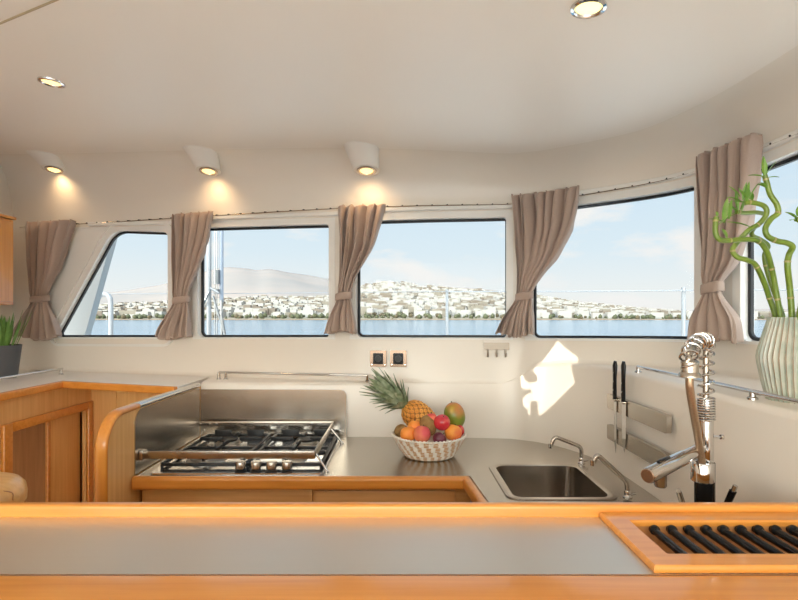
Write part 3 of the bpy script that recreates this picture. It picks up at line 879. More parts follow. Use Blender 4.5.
arch = catmull([c0 + Vector((0, 0, zt0)), c0 + Vector((0, 0, fz(372))), c0 + Vector((0, 0, fz(352))), c0 + Vector((-.006, -.012, fz(341))), P(699.5, 341, 1.11), P(694, 346, 1.075), CUF + Vector((.001, .004, .022)), CUF], 8)
bm = B(); tube(bm, arch, .0062, 12); obj('inner_hose', bm, M['satin'], t)
bm = B(); helix(bm, arch, .0158, .0205, .0024, 20); obj('spring', bm, M['chrome'], t)
cd = Vector((-.003, -.004, -1)).normalized()
bm = B(); lathe(bm, [(.012, .014), (.0165, .010), (.0165, -.010), (.020, -.014), (.0205, -.020), (.017, -.021), (.016, -.016), (.0, -.010)], CUF, 28, capb=True); obj('cuff', bm, M['satin'], t)
bm = B(); hose = catmull([CUF + Vector((0, 0, -.012)), P(690, 390, 1.05), P(695, 420, 1.08), P(699.5, 447, 1.12), Vector((FX_ - .012, FY_ - .012, fz(468, 1.125)))], 8)
tube(bm, hose, .0078, 12); obj('braided_hose', bm, plain('braided_hose_bronze', (.50, .36, .24), rough=.35, metal=.85, var=.3, scale=400), t, label='bronze braided hose')
EP = P(647.5, 476, 1.02); SP = Vector((FX_ - .008, FY_ + .002, fz(449)))
bm = B(); d = (EP - SP)
tube(bm, [SP, SP + d * .35, SP + d * .36, SP + d * .98, EP], [.0135, .0135, .0155, .0155, .0140], 24); obj('spout', bm, M['chrome'], t)
bm = B(); tube(bm, [EP - d.normalized() * .0005, EP + d.normalized() * .0012], .0125, 20); obj('spout_cap', bm, plain('bronze_disc', (.30, .17, .10), rough=.3, metal=.8), t)
q = SP + d * .78
bm = B(); lathe(bm, [(.012, .004), (.012, -.022), (.010, -.025), (0, -.024)], q + Vector((0, 0, -.010)), 20); obj('outlet', bm, M['satin'], t)
bm = B(); bar(bm, SP + d * .62 + Vector((0, 0, .016)), SP + d * .82 + Vector((0, 0, .0165)), .008, .006, .002); obj('trigger', bm, M['blackplastic'], t)
bm = B(); tube(bm, [(FX_ + .018, FY_, fz(437)), (FX_ + .036, FY_, fz(437))], .0028, 8); lathe(bm, [(.0055, -.003), (.0055, .003)], (FX_ + .038, FY_, fz(437)), 12, axis=(1, 0, 0)); obj('side_pin', bm, M['chrome'], t)
for lab, a, b, m in (('chrome lever', P(686, 515, 1.13), P(678.5, 491, 1.10), 'satin'), ('black lever with chrome tip', P(722, 515, 1.14), P(733, 491, 1.12), 'blackplastic')):
    root = Vector((FX_, FY_, a.z - .01))
    bm = B(); tube(bm, [root, a, b], [.007, .007, .0055 if m == 'satin' else .0075], 12); l = obj('lever', bm, M[m], t, label=lab)
    if m != 'satin':
        bm = B(); tube(bm, [b, b + (b - a).normalized() * .014], .0052, 12); obj('lever_tip', bm, M['chrome'], l)
# ================================================================== wall fittings
def frame_at(px, py, d):
    s = s_of(px, d); z = z_of(s, py, d); n = nrm(s); n3 = Vector((n.x, n.y, 0)); ex = Vector((-n.y, n.x, 0)); return W(s, z, d), ex, Vector((0, 0, 1)), n3
for px, lab in ((378.5, 'square chrome wall socket with black insert, the one nearer the cooktop'), (398.5, 'square chrome wall socket with black insert, the one nearer the hook rack')):
    o, ex, ez, n3 = frame_at(px, 358.5, .003)
    t = thing('wall_socket', lab, 'socket', o, 'square chrome sockets above the fruit bowl')
    bm = B(); hw = .039
    slab(bm, rrect(-hw, hw, -hw, hw, .006, 4), o, ex, ez, n3, .009); obj('plate', bm, M['bronze'], t)
    bm = B(); slab(bm, rrect(-.024, .024, -.026, .026, .004, 3), o + n3 * .0092, ex, ez, n3, .003); ins = obj('insert', bm, M['blackplastic'], t)
    bm = B(); lathe(bm, [(.017, 0), (.017, .0015), (.014, .002), (.0135, .0006), (0, .0006)], o + n3 * .0123, 24, axis=n3); obj('socket_ring', bm, M['black'], ins)
    for a, b in ((-.031, -.030), (.031, -.030)):
        bm = B(); lathe(bm, [(.0045, 0), (.004, .002), (0, .0025)], o + ex * a + ez * b + n3 * .009, 10, axis=n3); obj('screw', bm, M['chrome'], t)
o, ex, ez, n3 = frame_at(496.5, 346.5, .003)
t = thing('hook_rack', 'small satin metal rack of three hooks on the wall below the wide curtain', 'hooks', o)
bm = B(); slab(bm, rrect(-.058, .058, -.016, .018, .004, 4), o, ex, ez, n3, .007); obj('plate', bm, M['nickel'], t)
for a in (-.040, 0, .040):
    bm = B()
    tube(bm, catmull([o + ex * a + ez * -.010 + n3 * .006, o + ex * a + ez * -.032 + n3 * .008, o + ex * a + ez * -.044 + n3 * .016, o + ex * a + ez * -.040 + n3 * .028, o + ex * a + ez * -.028 + n3 * .031], 5), .0045, 10)
    obj('hook', bm, M['nickel'], t)
# magnetic knife strips and two knives
for zc, lab in ((ZC - .314, 'upper of the two flat steel knife strips on the right wall'), (ZC - .426, 'lower of the two flat steel knife strips on the right wall')):
    t = thing('knife_strip', lab, 'knife strip', (.785, 1.77, zc - .03), 'steel knife strips')
    bm = B(); slab(bm, rrect(1.500, 1.928, -.0265, .0265, .008, 4), (.771, 0, zc), (0, 1, 0), (0, 0, 1), (1, 0, 0), .016); obj('cover', bm, M['satin'], t)
    bm = B(); box(bm, .7872, .796, 1.52, 1.91, zc - .022, zc + .022); obj('backing', bm, M['blackplastic'], t)
def knife(label, y, ztop, zhand, ztip, w, riv):
    t = thing('kitchen_knife', label, 'knife', (.762, y, ztip), 'knives on the knife strips')
    bm = B()
    pl = [(y + w * .5, zhand), (y + w * .5, ztip + .08), (y + w * .32, ztip + .03), (y - w * .1, ztip), (y - w * .5, ztip + .05), (y - w * .5, zhand)]
    slab(bm, pl, (.7672, 0, 0), (0, 1, 0), (0, 0, 1), (1, 0, 0), .0022); obj('blade', bm, M['chrome'], t)
    bm = B()
    pth = [(.7655, y, zhand - .004), (.7655, y + .001, zhand + .03), (.7655, y, zhand + .07), (.7655, y - .002, ztop - .015), (.7655, y - .004, ztop)]
    tube(bm, pth, [.0105, .0105, .0095, .0125, .0075], 14)
    for v in bm.verts: v.co.x = .7655 + (v.co.x - .7655) * .62
    h = obj('handle', bm, M['blackplastic'], t)
    bm = B(); box(bm, .7595, .7712, y - .0108, y + .0108, zhand - .010, zhand - .002, .001); obj('bolster', bm, M['satin'], t)
    for k in range(riv):
        bm = B(); lathe(bm, [(.003, 0), (.0025, .0012), (0, .0015)], (.7594, y, zhand + .03 + .03 * k), 10, axis=(-1, 0, 0)); obj('rivet', bm, M['chrome'], h)
knife('slimmer black-handled knife, the left one on the steel strips', 1.845, ZC - .160, ZC - .292, ZC - .485, .020, 3)
knife('broader black-handled knife, the right one on the steel strips', 1.775, ZC - .155, ZC - .290, ZC - .465, .032, 2)
# ================================================================== lamps
def spot(label, x, y, h):
    zl = ZC + h; zc = ceil_z(x, y)
    t = thing('spotlight', label, 'spotlight', (x, y, zl), 'white spotlights above the windows')
    bm = B(); n = 36; loops = []
    zt_ = zc + .01
    for k in range(9):
        f = k / 8
        z = lerp(zl, zt_, f); cy = y - .055 * f ** 1.3; rx = lerp(.058, .080, f ** 1.2); ry = lerp(.056, .085, f ** 1.4)
        tilt = -.20 * (1 - f)
        loops.append([bm.verts.new((x + rx * math.cos(a) - .02 * f, cy + ry * math.sin(a), z + tilt * ry * math.sin(a))) for a in [2 * PI * i / n for i in range(n)]])
    for A, C in zip(loops, loops[1:]):
        for i in range(n): bm.faces.new((A[i], A[(i + 1) % n], C[(i + 1) % n], C[i]))
    bm.faces.new(loops[0][::-1])
    obj('housing', bm, M['lampwhite'], t)
    ax = Vector((0, -.20, -1)).normalized()
    c = Vector((x, y, zl))
    bm = B(); lathe(bm, [(.030, .0005), (.032, .005), (.041, .006), (.044, .003), (.044, .0005)], c, 32, axis=ax, capb=False, capt=False); obj('bezel', bm, M['satin'], t)
    bm = B(); lathe(bm, [(.030, .0006), (.027, .004), (.015, .0065), (0, .007)], c, 28, axis=ax, capb=False); obj('lens', bm, M['bulb'], t)
    L = bpy.data.lights.new('spot_beam', 'SPOT'); L.energy = SPOT_W; L.color = (1.0, .66, .34); L.spot_size = math.radians(135); L.spot_blend = 1.0; L.shadow_soft_size = .02
    lo = bpy.data.objects.new('spot_beam', L); COL.objects.link(lo); lo.parent = t; lo.location = ax * .03
    lo.rotation_euler = Vector((0, .70, -1)).to_track_quat('-Z', 'Y').to_euler()
SPOT_W = 1.5
def wall_y(px):
    return W(s_of(px), 0).y
for px, py, lab in ((54, 169.5, 'white ceiling spotlight above the far left curtain'), (208.5, 171, 'white ceiling spotlight above the curtain right of the slanted window'), (366.5, 170.5, 'white ceiling spotlight above the curtain over the sockets')):
    Y = wall_y(px) - .125
    p = P(px, py, Y); spot(lab, p.x, p.y, p.z - ZC)
def downlight(label, px, py, r, m):
    k = (px - CX) / F
    Y = .73 / ((HY - py) / F + .07 * k)
    x = k * Y
    t = thing('downlight', label, 'downlight', (x, Y, ceil_z(x, Y)), 'recessed ceiling downlights')
    ax = Vector((-.07, 0, -1)).normalized(); c = Vector((x, Y, ceil_z(x, Y)))
    bm = B(); lathe(bm, [(r, .0004), (r * .97, .004), (r * .80, .006), (r * .72, .003), (r * .70, .0005)], c, 36, axis=ax, capb=False, capt=False); obj('ring', bm, M['chrome'], t)
    bm = B(); lathe(bm, [(r * .71, .0006), (r * .55, .0022), (0, .003)], c, 32, axis=ax, capb=False); obj('lens', bm, M[m], t)
    L = bpy.data.lights.new('downlight_beam', 'SPOT'); L.energy = 4.0; L.color = (1.0, .80, .55); L.spot_size = math.radians(120); L.spot_blend = .8; L.shadow_soft_size = .03
    lo = bpy.data.objects.new('downlight_beam', L); COL.objects.link(lo); lo.parent = t; lo.location = ax * .03
downlight('round chrome downlight glowing warm in the ceiling on the left', 51.5, 82, .042, 'bulb')
downlight('round chrome downlight in the ceiling at the top centre right', 588.5, 7.5, .040, 'bulb2')
# ================================================================== fruit bowl
BX, BY = .121, 2.10
t = thing('fruit_basket', 'round woven white and tan basket on the worktop left of the sink', 'basket', (BX, BY, WT))
bm = B()
NR, NS = 12, 96
rows = []
def brad(f): return .093 + (.146 - .093) * (f ** .75)
m = 4
for i in range(NR * m + 1):
    f = i / (NR * m)
    ph = (i % m) / m * 2 * PI
    row = []
    for k in range(NS):
        a = 2 * PI * k / NS
        tw = .0012 * math.cos(a * NS / 4 + (i // m) * .9)
        r = brad(f) + .0018 * (1 - math.cos(ph)) / 2 * 1.5 + tw
        row.append(bm.verts.new((BX + r * math.cos(a), BY + r * math.sin(a), WT + .002 + .082 * f)))
    rows.append(row)
for i in range(NR * m):
    for k in range(NS):
        f = bm.faces.new((rows[i][k], rows[i][(k + 1) % NS], rows[i + 1][(k + 1) % NS], rows[i + 1][k]))
        c = i // m
        f.material_index = 1 if ((k + c // 3) % 4 < 2 and (i % m) in (0, 1, 2)) else 0
inn = []
for i in range(9):
    f = 1 - i / 8
    inn.append([bm.verts.new((BX + (brad(f) - .007) * math.cos(2 * PI * k / NS), BY + (brad(f) - .007) * math.sin(2 * PI * k / NS), WT + .010 + .074 * f)) for k in range(NS)])
chain = [rows[-1]] + inn
for A, C in zip(chain, chain[1:]):
    for k in range(NS): bm.faces.new((A[k], A[(k + 1) % NS], C[(k + 1) % NS], C[k])).material_index = 0
bm.faces.new(inn[-1]); bm.faces.new(rows[0][::-1])
MW = plain('white_woven_cord', (.82, .77, .69), rough=.8, var=.06, scale=120); MT = plain('tan_seagrass', (.56, .28, .09), rough=.8, var=.15, scale=120)
obj('weave', bm, [MW, MT], t, angle=70)
bm = B(); pts = []
for k in range(241):
    a = 2 * PI * k / 240; pts.append((BX + (.1465 + .0022 * math.cos(60 * a)) * math.cos(a), BY + (.1465 + .0022 * math.cos(60 * a)) * math.sin(a), WT + .086 + .0022 * math.sin(60 * a)))
tube(bm, pts, .0040, 8, cap=False); obj('braided_rim', bm, MW, t)
# fruit
def fruit(name, label, cat, px, py, Y, rpx, asp, axis, mat, dent=.0, groove=.0, group='fruit in the woven basket', stem=True):
    c = P(px, py, Y); r = rpx / F * Y
    bm = B(); R = Vector((0, 0, 1)).rotation_difference(Vector(axis).normalized()).to_matrix()
    n, m = 36, 22; rings = []
    for j in range(m + 1):
        th = PI * j / m; row = []
        for k in range(n if 0 < j < m else 1):
            a = 2 * PI * k / n
            rr = r * (1 - groove * math.exp(-(((a - PI * 1.5) / .25) ** 2)) * math.sin(th))
            z = r * asp * math.cos(th); rad = rr * math.sin(th)
            z -= dent * r * math.exp(-((th / .38) ** 2)) - dent * .4 * r * math.exp(-(((PI - th) / .3) ** 2))
            row.append(bm.verts.new(c + R @ Vector((rad * math.cos(a), rad * math.sin(a), z))))
        rings.append(row)
    for A, C in zip(rings, rings[1:]):
        for k in range(n):
            k2 = (k + 1) % n
            if len(A) == 1: bm.faces.new((A[0], C[k], C[k2]))
            elif len(C) == 1: bm.faces.new((A[k], C[0], A[k2]))
            else: bm.faces.new((A[k], C[k], C[k2], A[k2]))
    t = thing(name, label, cat, c, group)
    obj('flesh', bm, mat, t, angle=80)
    if stem:
        ax = R @ Vector((0, 0, 1))
        bm = B(); tube(bm, [c + ax * r * (asp - dent - .02), c + ax * (r * (asp - dent) + .006)], [.0025, .0018], 8); obj('stem', bm, M['stem'], t)
    return t
M['stem'] = plain('dry_stem', (.12, .075, .035), rough=.9)
M['peach'] = twotone('peach_skin', (.88, .33, .12), (.72, .10, .11), 22, .2, .7, .55, grad=(4, 0, 5))
M['apricot'] = twotone('apricot_skin', (.92, .36, .05), (.90, .25, .05), 25, .3, .7, .5)
M['apricot2'] = twotone('apricot_blush_skin', (.90, .35, .055), (.80, .15, .06), 22, .45, .75, .5, grad=(5, 0, -6))
M['red'] = twotone('nectarine_skin', (.62, .03, .045), (.86, .20, .10), 30, .55, .8, .25, coat=.4)
M['mango'] = twotone('mango_skin', (.19, .25, .03), (.70, .17, .05), 14, .55, 1.0, .35, coat=.2, grad=(1.5, 0, 8))
M['kiwi'] = twotone('kiwi_skin', (.27, .145, .045), (.38, .22, .075), 60, .3, .7, .85, bump=.4)
M['plum'] = twotone('plum_skin', (.09, .018, .035), (.16, .03, .06), 18, .3, .7, .3, coat=.2)
M['blush'] = twotone('red_peach_skin', (.75, .09, .08), (.85, .25, .12), 22, .45, .75, .5)
fruit('mango', 'green and red mango standing highest on the right of the basket', 'mango', 454.5, 415.5, 2.125, 10.6, 1.26, (-.22, .05, 1), M['mango'], .02)
fruit('nectarine', 'shiny dark red nectarine left of the mango', 'nectarine', 442, 422.5, 2.06, 8.3, .98, (.2, -.5, 1), M['red'], .12, .05)
fruit('apricot', 'orange apricot at the front right below the mango', 'apricot', 453.2, 432.6, 2.065, 8.8, .95, (.3, .2, 1), M['apricot2'], .1, .05)
fruit('kiwi', 'large upright brown kiwi in the middle of the basket', 'kiwi', 428, 425.5, 2.075, 8.2, 1.28, (-.35, .1, 1), M['kiwi'], .02, stem=False)
fruit('peach', 'pink red peach at the front of the basket', 'peach', 422, 434.2, 2.035, 8.6, 1.02, (.2, .2, 1), M['peach'], .08, .06)
fruit('apricot', 'orange apricot at the front left beside the pink peach', 'apricot', 408.3, 433.8, 2.062, 8.3, .94, (-.3, .1, 1), M['apricot'], .1, .05)
fruit('plum', 'dark purple plum lying low between the peach and the right apricot', 'plum', 439.5, 438.8, 2.035, 6.9, .92, (.5, .1, .6), M['plum'], .08, .04)
fruit('kiwi', 'small brown kiwi at the left rim of the basket', 'kiwi', 400.8, 430.5, 2.12, 6.0, 1.15, (1, .3, .6), M['kiwi'], .02, stem=False)
fruit('apricot', 'orange apricot half hidden behind the front left one', 'apricot', 414.5, 427.0, 2.085, 6.8, 1.0, (0, .2, 1), M['apricot'], .08)
fruit('peach', 'red peach peeping out beside the pineapple behind the big kiwi', 'peach', 431.5, 419, 2.085, 6.0, 1.0, (0, 0, 1), M['blush'], .08)
fruit('plum', 'red plum at the right rim behind the right apricot', 'plum', 458.0, 430.5, 2.10, 6.4, .95, (0, 0, 1), M['red'], .06)
# pineapple
PA = P(404.5, 404.5, 2.175); AX = Vector((-.72, -.03, .63)).normalized()
PB = PA - AX * .160
t = thing('pineapple', 'ripe pineapple with a grey-green crown leaning out of the basket to the left', 'pineapple', PB, 'fruit in the woven basket')
bm = B(); R = Vector((0, 0, 1)).rotation_difference(AX).to_matrix()
n, m = 128, 84; rows = []; lv = []
for j in range(m + 1):
    f = j / m; row = []; lrow = []
    base = .058 * (1 - abs(2 * f - .98) ** 2.6) ** .5 if 0 < f < 1 else .012
    base = max(base, .014)
    for k in range(n):
        a = 2 * PI * k / n
        u1 = (13 * a + f * 36) / 2; u2 = (13 * a - f * 36) / 2
        h = (abs(math.sin(u1)) * abs(math.sin(u2))) ** .6
        lrow.append(h)
        r = base + .0045 * (h - .5)
        row.append(bm.verts.new(PB + R @ Vector((r * math.cos(a), r * math.sin(a), .160 * f))))
    rows.append(row); lv.append(lrow)
for j in range(m):
    for k in range(n):
        k2 = (k + 1) % n
        f = bm.faces.new((rows[j][k], rows[j][k2], rows[j + 1][k2], rows[j + 1][k]))
        h = (lv[j][k] + lv[j][k2] + lv[j + 1][k] + lv[j + 1][k2]) / 4
        f.material_index = 1 if h < .36 else (2 if h > .955 else 0)
bm.faces.new(rows[0][::-1]); bm.faces.new(rows[-1])
obj('body', bm, [twotone('pineapple_eye', (.68, .25, .03), (.85, .42, .08), 30, .35, .65, .5), plain('pineapple_groove', (.30, .115, .02), rough=.7, var=.2), plain('pineapple_tip', (.48, .22, .07), rough=.7)], t, angle=80)
bm = B(); random.seed(5)
for q in range(50):
    lev = q / 49
    az = q * 2.39996
    out = lerp(1.15, .06, lev ** .8)
    L = lerp(.065, .172, min(1, lev * 1.5)) * (1 if lev < .8 else .9) * random.uniform(.9, 1.08)
    w = .0160
    side = R @ Vector((math.cos(az), math.sin(az), 0)); b0 = PA + AX * (.034 * lev - .004) + side * .014 * (1 - lev)
    pts = []
    d = (AX + side * out * .75).normalized()
    p = b0.copy(); prevw = None
    wd = d.cross(side if abs(d.dot(side)) < .95 else AX.orthogonal()).normalized()
    ns = 9
    for i in range(ns + 1):
        f = i / ns
        ww = w * (1 - f) ** .7 * (.8 + .6 * f) + .0004
        nrm_ = wd.cross(d).normalized()
        l_, c_, r_ = p + wd * ww + nrm_ * ww * .35, p.copy(), p - wd * ww + nrm_ * ww * .35
        vv = [bm.verts.new(l_), bm.verts.new(c_ + nrm_ * -.0006), bm.verts.new(r_), bm.verts.new(c_ + nrm_ * .0016)]
        if prevw:
            for k in range(4):
                ff = bm.faces.new((prevw[k], prevw[(k + 1) % 4], vv[(k + 1) % 4], vv[k]))
        prevw = vv
        d = (d + (side * .055 * out + Vector((0, 0, -.055)) * (1 - lev * .7)) * 1.0).normalized()
        p += d * (L / ns)
obj('crown', bm, twotone('pineapple_leaf', (.16, .22, .11), (.50, .54, .38), 30, .4, .7, .5), t, angle=50)
# ================================================================== vase with bamboo
VX, VY = .924, 1.20
VZ = ZC - .195
t = thing('ribbed_vase', 'pale green ribbed vase holding bamboo stalks on the right ledge', 'vase', (VX, VY, VZ))
bm = B()
NP = 40
prof = [(.062, 0), (.063, .004), (.071, .04), (.079, .085), (.0805, .100), (.079, .112), (.068, .155), (.0595, .185), (.058, .192)]
def vring(r, z, amp):
    row = []
    for k in range(NP):
        a = 2 * PI * k / NP; h = 2 * PI / NP
        for da, rr in ((-.07, 1 + amp), (.07, 1 + amp), (.42, 1 - amp), (.58, 1 - amp)):
            row.append(bm.verts.new((VX + r * rr * math.cos(a + da * h), VY + r * rr * math.sin(a + da * h), VZ + z)))
    return row
rows = [vring(r, z, .045) for r, z in prof]
for A, C in zip(rows, rows[1:]):
    for k in range(len(A)):
        f = bm.faces.new((A[k], A[(k + 1) % len(A)], C[(k + 1) % len(C)], C[k])); f.material_index = 1 if k % 4 == 0 else 0
inn = [vring(r - .006, z, .03) for r, z in ((.0575, .192), (.066, .155), (.076, .105), (.058, .02))]
chain = [rows[-1]] + inn
for A, C in zip(chain, chain[1:]):
    for k in range(len(A)): bm.faces.new((A[k], A[(k + 1) % len(A)], C[(k + 1) % len(C)], C[k]))
bm.faces.new(rows[0][::-1]); bm.faces.new(inn[-1])
obj('body', bm, [twotone('celadon_glaze', (.40, .47, .40), (.62, .62, .53), 26, .35, .65, .35, coat=.3), plain('ridge_brown', (.36, .25, .16), rough=.5, var=.15)], t, angle=20)
M['bamboo'] = twotone('bamboo_green', (.105, .19, .015), (.23, .33, .045), 14, .3, .7, .35, coat=.2)
M['node'] = plain('bamboo_node', (.42, .36, .16), rough=.6)
M['leaf'] = twotone('bamboo_leaf', (.10, .25, .025), (.22, .40, .07), 18, .3, .7, .4)
def leaf(bm, p, d, L, w, up=Vector((0, 0, 1)), droop=.05):
    d = Vector(d).normalized(); p = Vector(p); prev = None; n = 8
    for i in range(n + 1):
        f = i / n; ww = w * math.sin(PI * min(1, (f * .92 + .08))) ** .8 + .0003
        s = d.cross(up);
        if s.length < .05: s = d.cross(Vector((1, .3, 0)))
        s.normalize(); no = s.cross(d)
        v = [bm.verts.new(p + s * ww + no * ww * .3), bm.verts.new(p - no * .0004), bm.verts.new(p - s * ww + no * ww * .3), bm.verts.new(p + no * .0006)]
        if prev:
            for k in range(4): bm.faces.new((prev[k], prev[(k + 1) % 4], v[(k + 1) % 4], v[k]))
        prev = v
        d = (d + Vector((0, 0, -droop))).normalized(); p = p + d * L / n
def stalk(label, pts, r, leaves, nodes):
    base = Vector((lerp(pts[0][0], 793, .25) , 0, 0))
    pts3 = [P(a, b, Y) for a, b, Y in pts]
    foot = Vector((lerp(pts3[0].x, VX, .25), lerp(pts3[0].y, VY, .25), VZ + .012))
    pth = catmull([foot, pts3[0].lerp(foot, .3)] + pts3, 7)
    t = thing('bamboo_stalk', label, 'bamboo', foot, 'bamboo stalks in the ribbed vase')
    n = len(pth); acc = [0]
    for a, b in zip(pth, pth[1:]): acc.append(acc[-1] + (b - a).length)
    rad = []
    for i in range(n):
        rad.append(r * lerp(.9, .76, i / n))
    bm = B(); tube(bm, pth, rad, 12)
    cane = obj('cane', bm, M['bamboo'], t)
    for q in range(nodes):
        L = lerp(.25, .98, q / (nodes - 1)) * acc[-1]
        j = next(k for k in range(n) if acc[k] >= L or k == n - 1)
        j = max(1, min(n - 2, j)); d = (pth[j + 1] - pth[j - 1]).normalized()
        bm = B(); lathe(bm, [(rad[j] * 1.0, -.0022), (rad[j] * 1.10, -.0008), (rad[j] * 1.10, .0008), (rad[j] * 1.0, .0022)], pth[j], 12, axis=d); obj('node', bm, M['node'], t)
    if leaves:
        bm = B()
        for (a, b, Y, dx, dz, L, w) in leaves:
            leaf(bm, P(a, b, Y), (dx, random.uniform(-.35, .25), dz), L * 1.1, w * .8)
        obj('leaves', bm, M['leaf'], t)
stalk('tall bamboo stalk on the right ending in a leaf tuft against the window', [(792, 318, 1.18), (790, 290, 1.18), (787.5, 266, 1.17), (789, 255, 1.17), (792.5, 247, 1.16), (787, 243, 1.16), (777, 241, 1.16), (767.5, 236, 1.16), (765.5, 228, 1.16), (771, 219, 1.16), (778, 213, 1.16), (776.5, 204, 1.16), (770, 194, 1.16), (767, 183, 1.16), (764.5, 175, 1.16)], .0074,
      [(764.5, 176, 1.16, -.15, 1, .040, .006), (765, 177, 1.16, .35, .8, .034, .005), (764, 177, 1.16, -.9, .35, .030, .005), (766, 178, 1.16, .9, .25, .026, .004), (764.5, 187, 1.155, -.7, .35, .020, .006), (766, 188, 1.155, -.2, .2, .018, .006), (765, 175, 1.16, .05, 1, .030, .006)], 6)
stalk('bamboo stalk bent far left into a low leafy hook', [(780.5, 318, 1.21), (775, 286, 1.21), (771, 266, 1.20), (765.5, 249, 1.19), (757, 240.5, 1.18), (742, 239.5, 1.17), (728, 240.5, 1.16), (719.5, 239.5, 1.15), (715.5, 233, 1.15), (715.5, 222, 1.15), (716.5, 217, 1.15)], .0072,
      [(718, 225, 1.15, .55, .6, .036, .006), (724, 223, 1.15, .25, 1, .060, .007), (727, 222, 1.15, .9, -.1, .045, .006), (722, 229, 1.15, .5, -.6, .022, .006), (724, 222, 1.15, -.8, .4, .030, .005), (729, 219, 1.15, -.1, 1, .040, .005), (717, 216, 1.15, 0, 1, .010, .004)], 6)
stalk('bamboo stalk looping to the upper left behind the hooked one', [(775.5, 317, 1.23), (769.5, 298, 1.23), (764, 282, 1.22), (755.5, 265, 1.21), (747, 260, 1.20), (738, 257.5, 1.20), (732.5, 251, 1.20), (736, 244, 1.20), (749, 230, 1.19), (759, 224, 1.19), (766.5, 214, 1.18), (764, 206, 1.18), (752, 202.5, 1.18), (745, 203, 1.18)], .0070,
      [(748, 203, 1.18, -.5, .8, .040, .005), (745, 203, 1.18, -.95, .3, .034, .005), (746, 203, 1.18, -.1, 1, .044, .005), (748, 201, 1.18, .3, 1, .040, .005), (743, 200, 1.18, .0, .9, .036, .005), (741, 201, 1.18, -.8, .5, .030, .005), (750, 199, 1.18, -.4, 1, .034, .005), (740, 197, 1.18, -.6, .9, .032, .005), (747, 199, 1.18, .5, .6, .026, .004), (752, 201, 1.18, .2, .8, .02, .004)], 6)
stalk('slender bamboo stalk crossing in the middle of the bunch', [(783, 318, 1.24), (776, 297, 1.25), (768, 274, 1.26), (764.5, 256, 1.26), (768, 246, 1.26), (761, 240, 1.26), (752, 235, 1.25), (754, 228, 1.24), (763, 221, 1.23), (765.5, 215, 1.23), (757, 212.5, 1.22), (745, 213, 1.21), (736.5, 212, 1.20)], .0064,
      [(737, 211, 1.20, -.8, .5, .034, .005), (738, 211, 1.20, -.2, 1, .042, .005), (740, 211, 1.20, .35, .9, .040, .005), (737, 213, 1.20, -.9, .0, .030, .005), (742, 211, 1.20, .1, 1, .034, .005), (736, 212, 1.20, -.6, .9, .030, .005)], 6)
stalk('bamboo stalk at the right edge of the frame with a curled tip', [(799, 318, 1.16), (806, 285, 1.15), (812, 255, 1.14), (809, 232, 1.14), (803, 222, 1.14), (796, 219, 1.14)], .0072,
      [(797, 219, 1.14, -.7, .7, .026, .008), (798, 216, 1.14, .3, 1, .028, .007), (796, 220, 1.14, -.9, .1, .018, .007)], 4)
# ================================================================== spiky plant on the left ledge
x_, y_ = -1.99, 2.60
t = thing('potted_plant', 'spiky green plant in a charcoal pot on the left ledge', 'plant', (x_, y_, LZ + .001))
bm = B(); lathe(bm, [(.066, .0015), (.069, .006), (.086, .160), (.087, .165), (.082, .165), (.080, .150)], (x_, y_, LZ), 40, capt=False); obj('pot', bm, M['pot'], t)
bm = B(); lathe(bm, [(.079, .146), (.05, .151), (0, .153)], (x_, y_, LZ), 30); obj('soil', bm, M['soil'], t)
bm = B(); random.seed(11)
for q in range(42):
    a = q * 2.4; rr = .062 * math.sqrt((q + .5) / 42); o = rr / .062
    leaf(bm, (x_ + rr * math.cos(a), y_ + rr * math.sin(a), LZ + .15), (math.cos(a) * .38 * o, math.sin(a) * .38 * o, 1), random.uniform(.11, .20), .0075, up=Vector((math.cos(a), math.sin(a), .2)), droop=.02)
obj('leaves', bm, twotone('aloe_leaf', (.06, .17, .03), (.20, .38, .08), 16, .3, .7, .4), t)
# ================================================================== outside: side deck
DZ = .86
bm = B(); box(bm, -5, 5, 3.12, 4.7, DZ - .05, DZ); box(bm, 1.75, 5, -1.5, 3.12, DZ - .05, DZ)
struct('trim_3', bm, M['white'])
bm = B(); box(bm, -2.6, 1.6, -5.5, -1.67, -.08, -.02); struct('trim_5', bm, M['white'])
M['paint'] = plain('white_painted_tube', (.26, .27, .28), rough=.3, var=.01)
M['inox'] = plain('deck_stainless', (.22, .23, .24), rough=.3, metal=.8)
t = thing('mooring_handrail', 'white hooped handrail on deck beyond the slanted window', 'handrail', (-2.5, 4.3, DZ))
pts = catmull([P(80, 350, 4.3) , P(85.5, 337, 4.3), P(95, 305, 4.3), P(99, 296.5, 4.3), P(104.5, 294, 4.3), P(109.5, 297, 4.3), P(110.8, 305, 4.3), P(110.8, 337, 4.3)], 6)
pts = [Vector((pts[0].x - .12, 4.3, DZ))] + pts + [Vector((pts[-1].x, 4.3, DZ))]
bm = B(); tube(bm, pts, .019, 12); obj('hoop', bm, M['paint'], t)
for p in (pts[0], pts[-1]):
    bm = B(); lathe(bm, [(.04, 0), (.04, .01), (.02, .015)], p, 16); obj('foot', bm, M['inox'], t)
def post(label, px, top, Y, r):
    p = P(px, top, Y); t = thing('stanchion', label, 'stanchion', (p.x, Y, DZ), 'guard rail stanchions on deck')
    bm = B(); tube(bm, [(p.x, Y, DZ + .004), (p.x, Y, p.z)], r, 12); obj('post', bm, M['paint'], t)
    bm = B(); lathe(bm, [(.035, 0), (.035, .008), (.018, .03)], (p.x, Y, DZ), 14); obj('foot', bm, M['inox'], t)
post('white stanchion beyond the window over the fruit bowl', 447, 289.5, 4.4, .0125)
post('white stanchion beyond the curved corner window', 683.5, 287, 3.7, .014)
def line(label, pts, r, m='inox'):
    bm = B(); tube(bm, pts, r, 8); o = obj('lifeline', bm, M[m]); tag(o, label, 'lifeline')
